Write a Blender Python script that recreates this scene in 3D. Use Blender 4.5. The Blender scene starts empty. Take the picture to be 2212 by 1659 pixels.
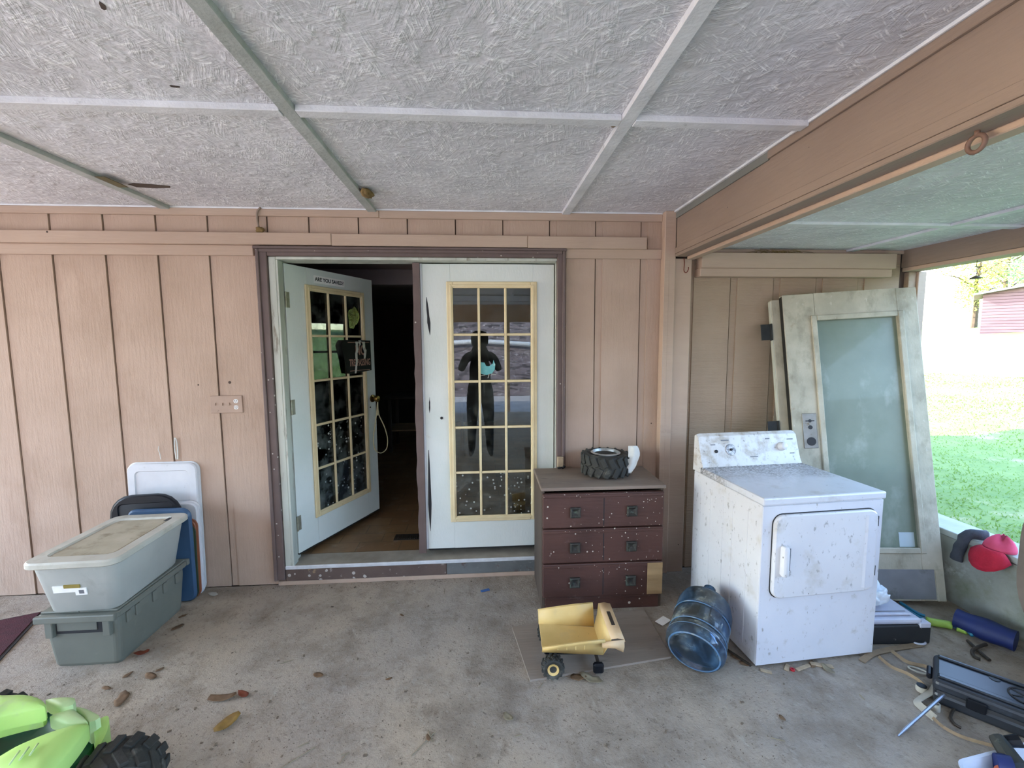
import bpy, bmesh, math, random
from mathutils import Vector, Matrix, noise
random.seed(7)
S = bpy.context.scene
COL = S.collection

# ------------------------------------------------------------------ camera
CAM = Vector((0, -2.91, 1.60))
FPX, YAW, PITCH, ROLL = 955.58, 0.0690723, 0.0946540, -0.0060293
fw = Vector((math.sin(YAW)*math.cos(PITCH), math.cos(YAW)*math.cos(PITCH), -math.sin(PITCH)))
rt0 = Vector((math.cos(YAW), -math.sin(YAW), 0)); up0 = rt0.cross(fw)
rt = rt0*math.cos(ROLL)+up0*math.sin(ROLL); up = -rt0*math.sin(ROLL)+up0*math.cos(ROLL)
cd = bpy.data.cameras.new('camera'); cam = bpy.data.objects.new('camera', cd); COL.objects.link(cam)
cd.sensor_fit = 'HORIZONTAL'; cd.sensor_width = 36; cd.lens = 36*FPX/2212; cd.clip_start = .02; cd.clip_end = 300
mw = Matrix((rt, up, -fw)).transposed().to_4x4(); mw.translation = CAM
cam.matrix_world = mw
S.camera = cam

def ray(px, py): return fw + rt*((px-1106)/FPX) - up*((py-829.5)/FPX)
def W(px, py, y=0):            # point on a plane parallel to the house wall
    d = ray(px, py); return CAM + d*((y-CAM.y)/d.y)
def F(px, py, z=0):            # point on a level plane
    d = ray(px, py); return CAM + d*((z-CAM.z)/d.z)
def XP(px, py, x):
    d = ray(px, py); return CAM + d*((x-CAM.x)/d.x)

# ------------------------------------------------------------------ light
wd = bpy.data.worlds.new('world'); S.world = wd; wd.use_nodes = True
nt = wd.node_tree; bg = nt.nodes['Background']
sky = nt.nodes.new('ShaderNodeTexSky'); sky.sky_type = 'NISHITA'; sky.sun_disc = False
SUN_EL, SUN_AZ = math.radians(30), math.radians(-62)     # azimuth measured from +Y towards +X
sky.sun_elevation = SUN_EL; sky.sun_rotation = SUN_AZ; sky.air_density = 1.0; sky.dust_density = 0.6; sky.ozone_density = 1.0
nt.links.new(sky.outputs[0], bg.inputs[0]); bg.inputs[1].default_value = 0.6
sd = bpy.data.lights.new('sun', 'SUN'); sd.energy = 5.0; sd.angle = .009; sd.color = (1, .95, .90)
sun = bpy.data.objects.new('sun', sd); COL.objects.link(sun)
sdir = Vector((math.sin(SUN_AZ)*math.cos(SUN_EL), math.cos(SUN_AZ)*math.cos(SUN_EL), math.sin(SUN_EL)))
sun.rotation_euler = sdir.to_track_quat('Z', 'Y').to_euler(); sun.location = sdir*30
vs = S.view_settings; vs.view_transform = 'Standard'; vs.look = 'None'; vs.gamma = 1; vs.use_curve_mapping = False
vs.exposure = 1.9
S.cycles.max_bounces = 10; S.cycles.diffuse_bounces = 6; S.cycles.glossy_bounces = 5; S.cycles.transparent_max_bounces = 16

# ------------------------------------------------------------------ materials
def lin(c):
    if isinstance(c, str):
        c = [int(c[i:i+2], 16)/255 for i in (0, 2, 4)]
    return tuple((v/12.92 if v <= .04045 else ((v+.055)/1.055)**2.4) for v in c)+(1,)
class NB:
    def __init__(s, name):
        s.m = bpy.data.materials.new(name); s.m.use_nodes = True; s.t = s.m.node_tree
        s.b = s.t.nodes['Principled BSDF']; s.out = s.t.nodes['Material Output']
        s.pos = s.t.nodes.new('ShaderNodeNewGeometry').outputs['Position']
    def n(s, k, **kw):
        o = s.t.nodes.new('ShaderNode'+k)
        for a, v in kw.items(): setattr(o, a, v)
        return o
    def l(s, a, b): s.t.links.new(a, b)
    def vec(s, sc=(1, 1, 1), rot=(0, 0, 0), loc=(0, 0, 0), src=None):
        mp = s.n('Mapping'); s.l(src or s.pos, mp.inputs[0])
        mp.inputs['Scale'].default_value = sc; mp.inputs['Rotation'].default_value = rot; mp.inputs['Location'].default_value = loc
        return mp.outputs[0]
    def noise(s, scale, detail=4, rough=.55, v=None):
        o = s.n('TexNoise'); o.inputs['Scale'].default_value = scale; o.inputs['Detail'].default_value = detail
        o.inputs['Roughness'].default_value = rough; s.l(v or s.pos, o.inputs['Vector']); return o.outputs[0]
    def ramp(s, x, lo, hi, a=0., b=1.):
        o = s.n('MapRange'); o.inputs[1].default_value = lo; o.inputs[2].default_value = hi
        o.inputs[3].default_value = a; o.inputs[4].default_value = b; s.l(x, o.inputs[0]); return o.outputs[0]
    def math(s, op, a, b=None):
        o = s.n('Math', operation=op)
        for i, v in enumerate((a, b)):
            if v is None: continue
            if isinstance(v, (int, float)): o.inputs[i].default_value = v
            else: s.l(v, o.inputs[i])
        return o.outputs[0]
    def mix(s, f, a, b):
        o = s.n('Mix', data_type='RGBA')
        for i, v in ((0, f), (6, a), (7, b)):
            if isinstance(v, (int, float)): o.inputs[i].default_value = v
            elif isinstance(v, (tuple, list, str)): o.inputs[i].default_value = lin(v) if isinstance(v, str) else v
            else: s.l(v, o.inputs[i])
        return o.outputs[2]
    def spots(s, scale, r, prob, v=None):
        vo = s.n('TexVoronoi'); vo.inputs['Scale'].default_value = scale; s.l(v or s.pos, vo.inputs['Vector'])
        sp = s.n('SeparateColor'); s.l(vo.outputs['Color'], sp.inputs[0])
        rad = s.math('MULTIPLY', sp.outputs[1], r)
        a = s.math('LESS_THAN', vo.outputs['Distance'], rad)
        b = s.math('LESS_THAN', sp.outputs[0], prob)
        return s.math('MULTIPLY', a, b)
    def bump(s, h, strength, dist=.01, prev=None):
        o = s.n('Bump'); o.inputs['Strength'].default_value = strength; o.inputs['Distance'].default_value = dist
        s.l(h, o.inputs['Height'])
        if prev is not None: s.l(prev, o.inputs['Normal'])
        return o.outputs[0]

def M(name, c1, c2=None, rough=.6, metal=0., vs=5, lo=.35, hi=.7, stretch=(1, 1, 1), bump=None, blots=(), spots=(), spec=.5, coat=0, trans=0):
    k = NB(name); c2 = c2 or c1
    col = k.mix(k.ramp(k.noise(vs, 5, v=k.vec(stretch)), lo, hi), c1, c2)
    for bl in blots:
        c, sc, a, b = bl[:4]; st = bl[4] if len(bl) > 4 else (1, 1, 1); mx = bl[5] if len(bl) > 5 else 1.
        col = k.mix(k.ramp(k.noise(sc, 6, .62, v=k.vec(st, loc=(sc*.37, 1.3, sc*.11))), a, b, 0, mx), col, c)
    for sp in spots:
        c, sc, r, p = sp[:4]; st = sp[4] if len(sp) > 4 else (1, 1, 1)
        col = k.mix(k.spots(sc, r, p, k.vec(st, loc=(sc*.1, .7, .3))), col, c)
    k.l(col, k.b.inputs['Base Color']); k.b.inputs['Roughness'].default_value = rough
    k.b.inputs['Metallic'].default_value = metal; k.b.inputs['Specular IOR Level'].default_value = spec
    k.b.inputs['Coat Weight'].default_value = coat
    if bump:
        pr = None
        for sc, st, strg in bump:
            pr = k.bump(k.noise(sc, 4, v=k.vec(st)), strg, .01, pr)
        k.l(pr, k.b.inputs['Normal'])
    return k.m

def osb(name, base, dark, light):
    k = NB(name); h = None; col = None
    mot = k.ramp(k.noise(2.2, 5), .35, .68)
    c = k.mix(mot, dark, base)
    tot = None
    for i, (ang, loc) in enumerate(((.35, 0), (1.1, 3.1), (-.55, 7.7), (1.75, 5.2))):
        w = k.vec((20, 150, 20), src=k.vec((1, 1, 1), (0, 0, ang), (loc, loc, 0)))
        n = k.noise(1., 2, .5, v=w)
        msk = k.ramp(k.noise(13, 2, v=k.vec(loc=(loc*2, loc, 0))), .46, .56)
        st = k.math('MULTIPLY', k.ramp(n, .58, .68), msk)
        dk = k.math('MULTIPLY', k.ramp(n, .42, .30), msk)
        c = k.mix(k.math('MULTIPLY', st, .8), c, light)  # white strands, with the sheen of paint ridges put into their colour
        c = k.mix(k.math('MULTIPLY', dk, .3), c, dark)
        tot = k.math('MULTIPLY', n, msk) if tot is None else k.math('ADD', tot, k.math('MULTIPLY', n, msk))
    fine = k.noise(140, 3)
    c = k.mix(k.ramp(fine, .62, .8, 0, .5), c, dark)
    k.l(c, k.b.inputs['Base Color']); k.b.inputs['Roughness'].default_value = .75
    b1 = k.bump(tot, .55, .006); b2 = k.bump(fine, .35, .003, b1); k.l(b2, k.b.inputs['Normal'])
    return k.m

def pane_mat(name, tint=(.9, .95, .92, 1), dirt=0., specks=0., reflect=1.):
    k = NB(name); k.t.nodes.remove(k.b)
    tr = k.n('BsdfTransparent'); tr.inputs[0].default_value = tint
    gl = k.n('BsdfGlossy'); gl.inputs['Roughness'].default_value = .012; gl.inputs[0].default_value = (1, 1, 1, 1)
    fr = k.n('Fresnel'); fr.inputs[0].default_value = 1.62
    mx = k.n('MixShader'); k.l(k.math('MULTIPLY', fr.outputs[0], reflect), mx.inputs[0]); k.l(tr.outputs[0], mx.inputs[1]); k.l(gl.outputs[0], mx.inputs[2])
    df = k.n('BsdfDiffuse'); df.inputs[0].default_value = lin('b9bdb4')
    f = k.ramp(k.noise(7, 6, .65), .45, .8, 0, dirt)
    if specks:
        f = k.math('MAXIMUM', f, k.math('MULTIPLY', k.spots(42, .34, specks), .7))
    m2 = k.n('MixShader'); k.l(f, m2.inputs[0]); k.l(mx.outputs[0], m2.inputs[1]); k.l(df.outputs[0], m2.inputs[2])
    k.l(m2.outputs[0], k.out.inputs[0]); return k.m

MT = {}
SPK = ('d8d2c6', 26, .30, .35)
MT['siding'] = M('siding_paint', 'bba28f', 'ae9581', .78, vs=2.2, bump=[(60, (1, 1, .12), .25), (220, (1, 1, .3), .15)],
    blots=[('93765f', 2.6, .60, .80, (1, 1, .5), .55), ('a06a3c', 3.1, .70, .82, (2.5, 1, .25), .55)], spots=[('4e3d32', 5.5, .06, .5), ('6f5a4b', 16, .07, .2)])
MT['siding_rough'] = M('rough_siding_paint', 'ab947d', '9d866f', .82, vs=2.5, bump=[(45, (.08, 1, 1.6), .55), (160, (.2, 1, 1), .3)],
    blots=[('8b7159', 3, .6, .82, (.6, 1, 1), .5)])
MT['trim'] = M('trim_paint', 'bca490', 'af9683', .7, vs=3, stretch=(.4, 1, 1), bump=[(50, (.1, 1, 1), .2)], blots=[('8a7160', 6, .66, .8, (.4, 1, 1), .5)], spots=[('3e3029', 9, .06, .25)])
MT['beam'] = M('beam_paint', '958273', '887567', .7, vs=3, stretch=(1, .4, 1), bump=[(60, (1, .15, 1), .2)], blots=[('6b5546', 5, .66, .8, (1, .3, 1), .5)], spots=[('3a2c26', 11, .07, .3)])
MT['groove'] = M('groove_dark', '5d4a3e', '4d3c32', .9)
MT['osb'] = osb('painted_strand_board', 'e0dfe2', 'c6c5c9', 'fcfcfd')
MT['batten'] = M('ceiling_batten_paint', 'e4e4e6', 'd0d0d2', .65, vs=7, bump=[(70, (1, 1, 1), .25)], blots=[('8b8d88', 18, .62, .75, (1, 1, 1), .6)])
MT['batten_green'] = M('ceiling_batten_mildewed', 'b6bab6', 'a1a5a0', .7, vs=7, bump=[(70, (1, 1, 1), .25)], blots=[('6d7468', 18, .6, .75, (1, 1, 1), .6)])
MT['white_strip'] = M('white_paint_strip', 'ececec', 'd9d9d9', .6, vs=12, blots=[('75706a', 30, .70, .76, (1, 1, 1), .8)])
MT['grey_strip'] = M('grey_bare_strip', '7d7d76', '6c6c66', .6)
def concrete():
    k = NB('dusty_concrete')
    a = k.ramp(k.noise(.9, 6, .6), .35, .68); c = k.mix(a, 'b8a68f', 'a1988f')
    c = k.mix(k.ramp(k.noise(3.7, 7, .7), .48, .72, 0, .75), c, '77654f'); c = k.mix(k.ramp(k.noise(1.6, 6, .7, v=k.vec(loc=(9, 4, 0))), .52, .7, 0, .55), c, '6e6152')
    c = k.mix(k.ramp(k.noise(34, 5, .7), .56, .74, 0, .6), c, '5e564d')
    c = k.mix(k.ramp(k.noise(60, 3, .7, v=k.vec((.45, 1, 1), src=k.vec((1, 1, 1), (0, 0, .5)))), .62, .72, 0, .75), c, '584d43')
    c = k.mix(k.ramp(k.noise(22, 4, .7, v=k.vec((1, .4, 1), loc=(3, 1, 0), src=k.vec((1, 1, 1), (0, 0, -.4)))), .6, .75, 0, .6), c, 'bdb5a8')
    c = k.mix(k.ramp(k.noise(9, 7, .72, v=k.vec((1, .6, 1), (0, 0, .3), (5, 2, 0))), .58, .7, 0, .7), c, '70604f')
    k.l(c, k.b.inputs['Base Color']); k.b.inputs['Roughness'].default_value = .88
    b = k.bump(k.noise(95, 5, .7), 1., .007); b = k.bump(k.noise(38, 5, .7), .6, .012, b)
    k.l(b, k.b.inputs['Normal']); return k.m
MT['concrete'] = concrete()
MT['old_concrete'] = M('mossy_block_wall', 'a4a49b', '8b8d84', .85, vs=4, bump=[(40, (1, 1, 1), .4)], blots=[('6f7355', 3.2, .5, .7, (1, 1, 1.2), .8), ('c0c2bd', 9, .62, .75)])
MT['cap'] = M('low_wall_cap', 'b9bdb8', 'a5a79f', .75, vs=6, bump=[(60, (1, 1, 1), .3)])
MT['brown'] = M('brown_trim_paint', '695852', '5d4c47', .55, vs=6, bump=[(60, (1, 1, .2), .15)], spots=[('b9b2a8', 34, .24, .28)])
MT['brown_speck'] = M('brown_trim_splattered', '625148', '56463f', .6, vs=6, bump=[(60, (1, 1, 1), .15)], spots=[('b3aba3', 28, .34, .5)], blots=[('a89f96', 22, .62, .7, (1, 1, 1), .7), ('c6a57a', 5, .70, .76)])
MT['grey_kick'] = M('grey_kick_board', '6c6d6b', '575a58', .6, vs=7, blots=[('9b9c98', 24, .58, .7, (1, 1, 1), .6), ('54443a', 9, .62, .7)])
MT['sage'] = M('pale_sage_door_paint', 'dce0d9', 'd2d8cf', .5, vs=3, bump=[(90, (1, 1, .3), .12)], blots=[('a98a5c', 5.5, .69, .78, (1, 1, 1), .6), ('8b8f84', 24, .7, .78, (1, 1, .6), .6)])
MT['jamb'] = M('peeling_jamb_paint', 'c9ccbf', 'b0b3a6', .6, vs=9, stretch=(1, 1, .2), blots=[('7d7361', 20, .6, .7, (1.5, 1.5, .25), .8)])
MT['lite'] = M('yellowed_lite_frame', 'e3d2a8', 'd8c497', .45, vs=8, blots=[('a2803f', 14, .68, .78, (1, 1, 1), .5)])
MT['pane'] = pane_mat('door_pane', dirt=.10)
MT['pane_dirty'] = pane_mat('splashed_door_pane', dirt=.22, specks=.5)
MT['metal'] = M('aluminium_sill', 'e2e4e6', 'cfd1d3', .35, .25, vs=20)
MT['sill'] = M('dusty_threshold', 'a19889', '8d8476', .7, vs=10, bump=[(60, (1, 1, 1), .2)])
MT['hinge'] = M('old_hinge_metal', 'a9a795', '8b866f', .45, .6, vs=20)
MT['brass'] = M('tarnished_brass', '8d7340', '5d4728', .35, 1., vs=25)
MT['black_metal'] = M('black_metal', '2b2c2a', '1d1e1d', .5, .3, vs=20)
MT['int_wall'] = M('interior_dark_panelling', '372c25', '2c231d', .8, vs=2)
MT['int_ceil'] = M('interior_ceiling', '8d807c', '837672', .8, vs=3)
def vinyl():
    k = NB('worn_vinyl_floor')
    br = k.n('TexBrick'); k.l(k.vec((1, 1, 1)), br.inputs['Vector']); br.inputs['Scale'].default_value = 3.3
    br.inputs['Mortar Size'].default_value = .012; br.offset = .5; br.inputs['Brick Width'].default_value = 1.; br.inputs['Row Height'].default_value = .5
    br.inputs['Color1'].default_value = lin('8a6d4c'); br.inputs['Color2'].default_value = lin('7a5c3e'); br.inputs['Mortar'].default_value = lin('66513a')
    c = k.mix(k.ramp(k.noise(4, 6, .65), .5, .72, 0, .7), br.outputs[0], '5b452f')
    c = k.mix(k.ramp(k.noise(7, 6, .65, v=k.vec(loc=(4, 2, 0))), .56, .72, 0, .6), c, '9e9382')
    k.l(c, k.b.inputs['Base Color']); k.b.inputs['Roughness'].default_value = .45; return k.m
MT['vinyl'] = vinyl()
MT['dresser'] = M('stained_dresser_wood', '573931', '452c26', .5, vs=3, bump=[(60, (.15, 1, 1), .15)], blots=[('7b6660', 9, .62, .75, (1, 1, 1), .55), ('b5a79a', 40, .66, .74, (1, 1, .5), .8)], spots=[('cfc6b6', 30, .25, .30), ('cfc6b6', 80, .26, .14)])
MT['dresser_top'] = M('weathered_dresser_top', '8d7c6d', '74645a', .75, vs=5, stretch=(.4, 1.5, 1), bump=[(50, (.2, 1, 1), .3)], blots=[('8d8274', 12, .55, .72, (.5, 1, 1), .7), ('3d322c', 8, .64, .75, (.6, 1, 1), .7)])
MT['dresser_side'] = M('weathered_dresser_side', '54463b', '44382f', .8, vs=8, stretch=(1, 1, .2), bump=[(60, (1, 1, .1), .5)], blots=[('7c6e5f', 14, .58, .75, (1, 1, .2), .7)])
MT['raw_wood'] = M('bare_wood_patch', 'a88a63', '8f7350', .7, vs=8, stretch=(.4, 1, 3), bump=[(50, (.2, 1, 1), .2)])
MT['pull'] = M('dark_drawer_pull', '3b3a35', '2f2a28', .5, .2, vs=30, blots=[('5c6a5b', 40, .55, .7)])
MT['enamel'] = M('dirty_white_enamel', 'd8d7d8', 'cfcdcf', .35, vs=3, blots=[('7d7873', 40, .60, .68, (1, 1, .6), .6), ('b0a692', 7, .56, .74, (1, 1, 1), .5)], spots=[('7d7a76', 30, .10, .3, (1, 1, .6)), ('55504b', 60, .10, .15)])
def enamel_top():
    k = NB('grimy_white_enamel'); c = k.mix(k.ramp(k.noise(4, 5), .35, .7), 'd5d5da', 'cbccd2')
    sp = k.n('SeparateXYZ'); k.l(k.pos, sp.inputs[0])
    near = k.ramp(k.math('ADD', sp.outputs[1], k.math('MULTIPLY', k.noise(6, 4), .5)), -.52, -.2)      # grime collected along the console
    c = k.mix(k.math('MULTIPLY', near, k.ramp(k.noise(70, 6, .75), .40, .56, 0, .95)), c, '453c34')
    c = k.mix(k.ramp(k.noise(7, 6, .65), .55, .72, 0, .5), c, 'a39a8c'); c = k.mix(k.ramp(k.noise(30, 3), .70, .74, 0, .7), c, '66605a')
    k.l(c, k.b.inputs['Base Color']); k.b.inputs['Roughness'].default_value = .32; return k.m
MT['enamel_top'] = enamel_top()
MT['enamel_console'] = M('smudged_console_enamel', 'd6d4d2', 'cac6c2', .4, vs=8, blots=[('a3937e', 14, .48, .66, (1, 1, 1), .75), ('6f665c', 45, .6, .7, (1, 1, 1), .7)])
MT['enamel_clean'] = M('plain_white_enamel', 'd5d5da', 'cbccd2', .35, vs=4, blots=[('a9a294', 20, .6, .75, (1, 1, 1), .5), ('8a8378', 55, .64, .7, (1, 1, .5), .7)])
MT['dark_gap'] = M('dark_gap', '2b2b2d', '222224', .8)
MT['print'] = M('grey_print', '77787c', '66676b', .6)
MT['door_old'] = M('weathered_white_door', 'bdb6a2', 'a39d8a', .65, vs=6, bump=[(60, (1, 1, .4), .2)], blots=[('857f6b', 9, .5, .7, (1, 1, .6), .8), ('8d7458', 12, .64, .74, (1, 1, 1), .5), ('d3cfc2', 22, .64, .72, (1, 1, .4), .7)])
MT['door_old_grey'] = M('weathered_kick_panel', '85868a', '717277', .6, vs=5, blots=[('5a5952', 6, .56, .72)])
MT['dull_metal'] = M('lock_plate_metal', '8f8b84', '7b776f', .45, .7, vs=14, blots=[('6b5a45', 22, .62, .72)])
MT['smoked'] = M('cloudy_green_glazing', '7c8778', '6c7868', .42, vs=3, blots=[('a9b0a6', 5, .56, .76, (1, 1, .6), .6), ('6d7a66', 4, .55, .75)], spots=[('4e544a', 9, .06, .3)], coat=.12)
MT['clear_tote'] = M('cloudy_plastic', 'b5b7b0', 'a5a8a2', .4, vs=4, blots=[('8d8d86', 8, .6, .75, (1, 1, 1), .5)])
MT['clear_lid'] = M('dusty_translucent_lid', 'c2c0b4', 'b3b0a2', .5, vs=5, blots=[('8c8267', 7, .52, .72, (1, 1, 1), .6)])
MT['dust_panel'] = M('dusty_lid_recess', 'b5ac96', 'a39a83', .8, vs=8, blots=[('877d66', 11, .55, .72)])
MT['green_tote'] = M('grey_green_plastic', '74766c', '6a6c63', .5, vs=4, blots=[('88897a', 16, .64, .76, (1, 1, 1), .5)])
MT['white_plastic'] = M('white_plastic', 'd3d5d8', 'c6c8cb', .45, vs=6, blots=[('9b9a92', 22, .66, .76, (1, 1, 1), .6)])
MT['black_plastic'] = M('black_plastic', '13151b', '0e1014', .45, vs=6, spec=.25)
MT['blue_plastic'] = M('blue_plastic', '3d5a78', '334d69', .4, vs=6)
MT['orange_plastic'] = M('rust_plastic', '9a5c3e', '8a5038', .5)
MT['olive_plastic'] = M('dark_green_plastic', '3a4a35', '2f3d2c', .5)
MT['red_mat'] = M('maroon_mat', '4d1a26', '3f1520', .95, vs=30, bump=[(300, (1, 1, 1), .5)], blots=[('6e4046', 12, .66, .78)])
MT['mat_edge'] = M('mat_rubber_edge', '3f3f40', '333334', .8)
MT['lime'] = M('lime_plastic', 'b9dd7e', 'a9d06c', .45, vs=4, blots=[('a9b48f', 7, .58, .74, (1, 1, 1), .7)], spots=[('6a7a44', 20, .07, .2)])
MT['lime_pale'] = M('pale_lime_plastic', 'bdd39a', 'a9c584', .5, vs=6)
MT['dk_green'] = M('dark_green_plastic_tub', '0f5a36', '0a4026', .45, vs=5, blots=[('4d6b52', 9, .6, .75, (1, 1, 1), .5)])
MT['rubber'] = M('dusty_rubber', '34342f', '262724', .75, vs=10, bump=[(60, (1, 1, 1), .3)], blots=[('77756a', 14, .56, .74, (1, 1, 1), .75)])
MT['rim'] = M('silver_plastic_rim', 'b7b8b6', '9a9b98', .35, .5, vs=20, blots=[('54524c', 30, .58, .7)])
MT['yellow'] = M('faded_yellow_steel', 'dfbf7c', 'd3b06a', .5, vs=6, blots=[('c9b07c', 9, .56, .74, (1, 1, 1), .6), ('6f5834', 40, .70, .78, (1, .4, 1), .8)])
MT['yellow_faded'] = M('sun_bleached_yellow', 'ddbd94', 'd2ae80', .55, vs=8, blots=[('8b6c4a', 30, .68, .76)])
MT['ply'] = M('grey_plywood', '96897c', '877b70', .8, vs=6, stretch=(.25, 2, 1), bump=[(40, (.15, 2, 1), .2)], blots=[('685c51', 16, .6, .75, (.4, 1.5, 1), .6)])
def jugm():
    k = NB('dusty_blue_jug'); k.t.nodes.remove(k.b)
    tr = k.n('BsdfTransparent'); tr.inputs[0].default_value = (.28, .47, .66, 1)
    gl = k.n('BsdfGlossy'); gl.inputs['Roughness'].default_value = .08
    fr = k.n('Fresnel'); fr.inputs[0].default_value = 1.5
    m = k.n('MixShader'); k.l(fr.outputs[0], m.inputs[0]); k.l(tr.outputs[0], m.inputs[1]); k.l(gl.outputs[0], m.inputs[2])
    d = k.n('BsdfDiffuse'); k.l(k.mix(k.ramp(k.noise(5, 6), .45, .65), '5f86a6', 'a8ab9f'), d.inputs[0])
    m2 = k.n('MixShader'); k.l(k.ramp(k.noise(11, 8, .74), .46, .76, .08, .75), m2.inputs[0]); k.l(m.outputs[0], m2.inputs[1]); k.l(d.outputs[0], m2.inputs[2])
    k.l(m2.outputs[0], k.out.inputs[0]); return k.m
MT['jug'] = jugm()
MT['cloth_white'] = M('white_cloth', 'dcdcd6', 'cfcfc8', .9, vs=12, bump=[(60, (1, 1, 1), .2)])
MT['paper'] = M('paper_label', 'f6f4ef', 'efece5', .8, vs=30)
MT['gold_print'] = M('gold_print', '9c8a45', '8a7838', .6)
MT['ink'] = M('black_ink', '161616', '101010', .5)
MT['tan_ink'] = M('tan_letters', 'b98f7c', 'a57e6d', .6)
MT['sign'] = M('black_sign_plastic', '14140f', '0e0e0c', .55, vs=12, spec=.25)
MT['foil'] = M('crumpled_foil', 'd6d69a', 'a9a85f', .2, .85, vs=30, bump=[(40, (1, 1, 1), .8)])
MT['foil_white'] = M('torn_white_film', 'd5d5c6', 'b9b9aa', .35, .2, vs=30, bump=[(40, (1, 1, 1), .5)])
MT['teal'] = M('teal_sticker', '6fb6b4', '5aa5a6', .5, vs=25, blots=[('b9d9cd', 30, .6, .7)])
MT['rope'] = M('dirty_cotton_rope', 'cfc9a4', 'b7b088', .9, vs=60)
MT['nest'] = M('mud_nest', '8a7145', '6b5634', .95, vs=30, bump=[(50, (1, 1, 1), .6)])
MT['feather'] = M('dark_stain_patch', '5a4c42', '473c35', .9, vs=20)
MT['plate'] = M('painted_switch_plate', 'b09682', 'a38977', .55, vs=8, blots=[('6f5a4a', 30, .62, .74)])
MT['socket'] = M('socket_face', 'e3e0da', 'd8d5cf', .5)
MT['red_hook'] = M('rusty_red_hook', '7d2f22', '5f261d', .6, .3)
MT['leaf'] = M('dead_leaf', '7a5e42', '5c452f', .85, vs=20)
MT['leaf_gold'] = M('golden_dead_leaf', '9a7a3a', '7a5c2a', .7, vs=20)
MT['leaf_rust'] = M('rust_dead_leaf', '7e3c20', '682f1a', .8, vs=20)
MT['leaf_pale'] = M('pale_dry_leaf', '93886f', '7d725c', .85, vs=20)
MT['strap'] = M('frayed_tan_strap', '9a8468', '84705a', .9, vs=20, bump=[(120, (1, 1, 1), .3)])
MT['strap_pale'] = M('pale_webbing', 'b3ada0', '9d978a', .9, vs=20)
MT['case'] = M('black_tool_case', '2a2d33', '1e2126', .35, vs=5, blots=[('4e5563', 8, .56, .75, (1, 1, 1), .6)])
MT['steel'] = M('steel_rod', 'b4bac6', '9aa0ac', .3, .9, vs=10)
MT['iron'] = M('rusty_iron', '4c4238', '3a322b', .7, .4, vs=20)
MT['lilac_lid'] = M('grey_white_plastic', 'c3c4d0', 'b3b4c2', .45, vs=8, blots=[('8b8a90', 18, .64, .76)])
MT['black_case'] = M('splattered_black_box', '26282b', '1c1e21', .5, vs=6, blots=[('9b9d99', 26, .66, .74, (1, 1, 1), .8)])
MT['bag'] = M('white_plastic_bag', 'e3eaf0', 'd3dbe3', .3, vs=10)
MT['noodle_blue'] = M('teal_tube', '2f7f9c', '28708b', .4)
MT['noodle_green'] = M('lime_tube', 'a5c352', '93b146', .5, vs=20)
MT['navy'] = M('navy_fabric', '15255f', '101c4a', .6, vs=8, bump=[(30, (1, 1, 1), .2)], blots=[('2f4a76', 8, .66, .78)])
MT['hat_red'] = M('red_cap_fabric', 'c21f3a', 'b01a33', .85, vs=20, bump=[(140, (1, 1, 1), .3)])
MT['hat_pink'] = M('faded_red_crown', 'd9506f', 'cc4462', .85, vs=20)
MT['grey_fabric'] = M('charcoal_fabric', '4a4d55', '3d4048', .9, vs=20, bump=[(140, (1, 1, 1), .3)])
MT['taupe'] = M('taupe_padding', '75695f', '665b52', .85, vs=8)
MT['tray'] = M('white_tray_plastic', 'c9ccd6', 'bcc0cb', .4, vs=6)
MT['orange'] = M('orange_brown_plastic', 'a5553a', '984c33', .5)
MT['drill_body'] = M('grimy_tool_body', '2d2f2b', '23251f', .6, vs=20, blots=[('6c7062', 20, .62, .74)])
MT['chip'] = M('wood_chip', 'b09d82', '96836a', .85, vs=20)
MT['red_bit'] = M('red_plastic', 'b0202c', 'a01a26', .4)
MT['blue_bit'] = M('blue_plastic_scrap', '33609a', '2b5288', .5)
MT['gravel'] = M('pale_bounce_gravel', 'b9b4b2', 'a6a09e', .95, vs=3, bump=[(60, (1, 1, 1), .6)], blots=[('8d8580', 9, .56, .72)])
MT['grass'] = M('grass_ground', '66803c', '7a904e', .9, vs=2, bump=[(30, (1, 1, 1), .5)], blots=[('b0a684', 1.2, .58, .74), ('5f7d42', 14, .5, .72)])
def blade():
    k = NB('grass_blades'); k.t.nodes.remove(k.b); c = k.mix(k.noise(3, 3), '6c8a40', '86a058')
    d = k.n('BsdfDiffuse'); t = k.n('BsdfTranslucent'); k.l(c, d.inputs[0]); k.l(c, t.inputs[0]); m = k.n('MixShader'); m.inputs[0].default_value = .5
    k.l(d.outputs[0], m.inputs[1]); k.l(t.outputs[0], m.inputs[2]); k.l(m.outputs[0], k.out.inputs[0]); return k.m
MT['blade'] = blade()
MT['bank'] = M('leafy_bank', '75696a', '5c5253', .95, vs=2.5, bump=[(6, (1, 1, 1), .8)], blots=[('2f2a2a', 4, .5, .6, (.6, 1, 2), .9), ('a59c9e', 7, .58, .68), ('7d8a6c', .8, .62, .72)])
MT['foliage'] = M('yellow_green_leaves', '8fae4a', 'b5a83f', .7, vs=.6, lo=.4, hi=.6)
MT['foliage_green'] = M('green_leaves', '6f9a55', '84ab66', .7, vs=.8)
MT['bark'] = M('tree_bark', '5b4a3b', '4a3c30', .9, vs=5)
MT['shed'] = M('weathered_shed_boards', '7d5f62', '6c5054', .8, vs=3, stretch=(.2, .2, 2), blots=[('a08a88', 4, .6, .75, (.3, .3, 2), .6)])
MT['shed_roof'] = M('shed_roof', '9c9092', '8a7f82', .7)
MT['roof'] = M('roof_metal', '8d8f90', '7c7e80', .6)
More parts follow.
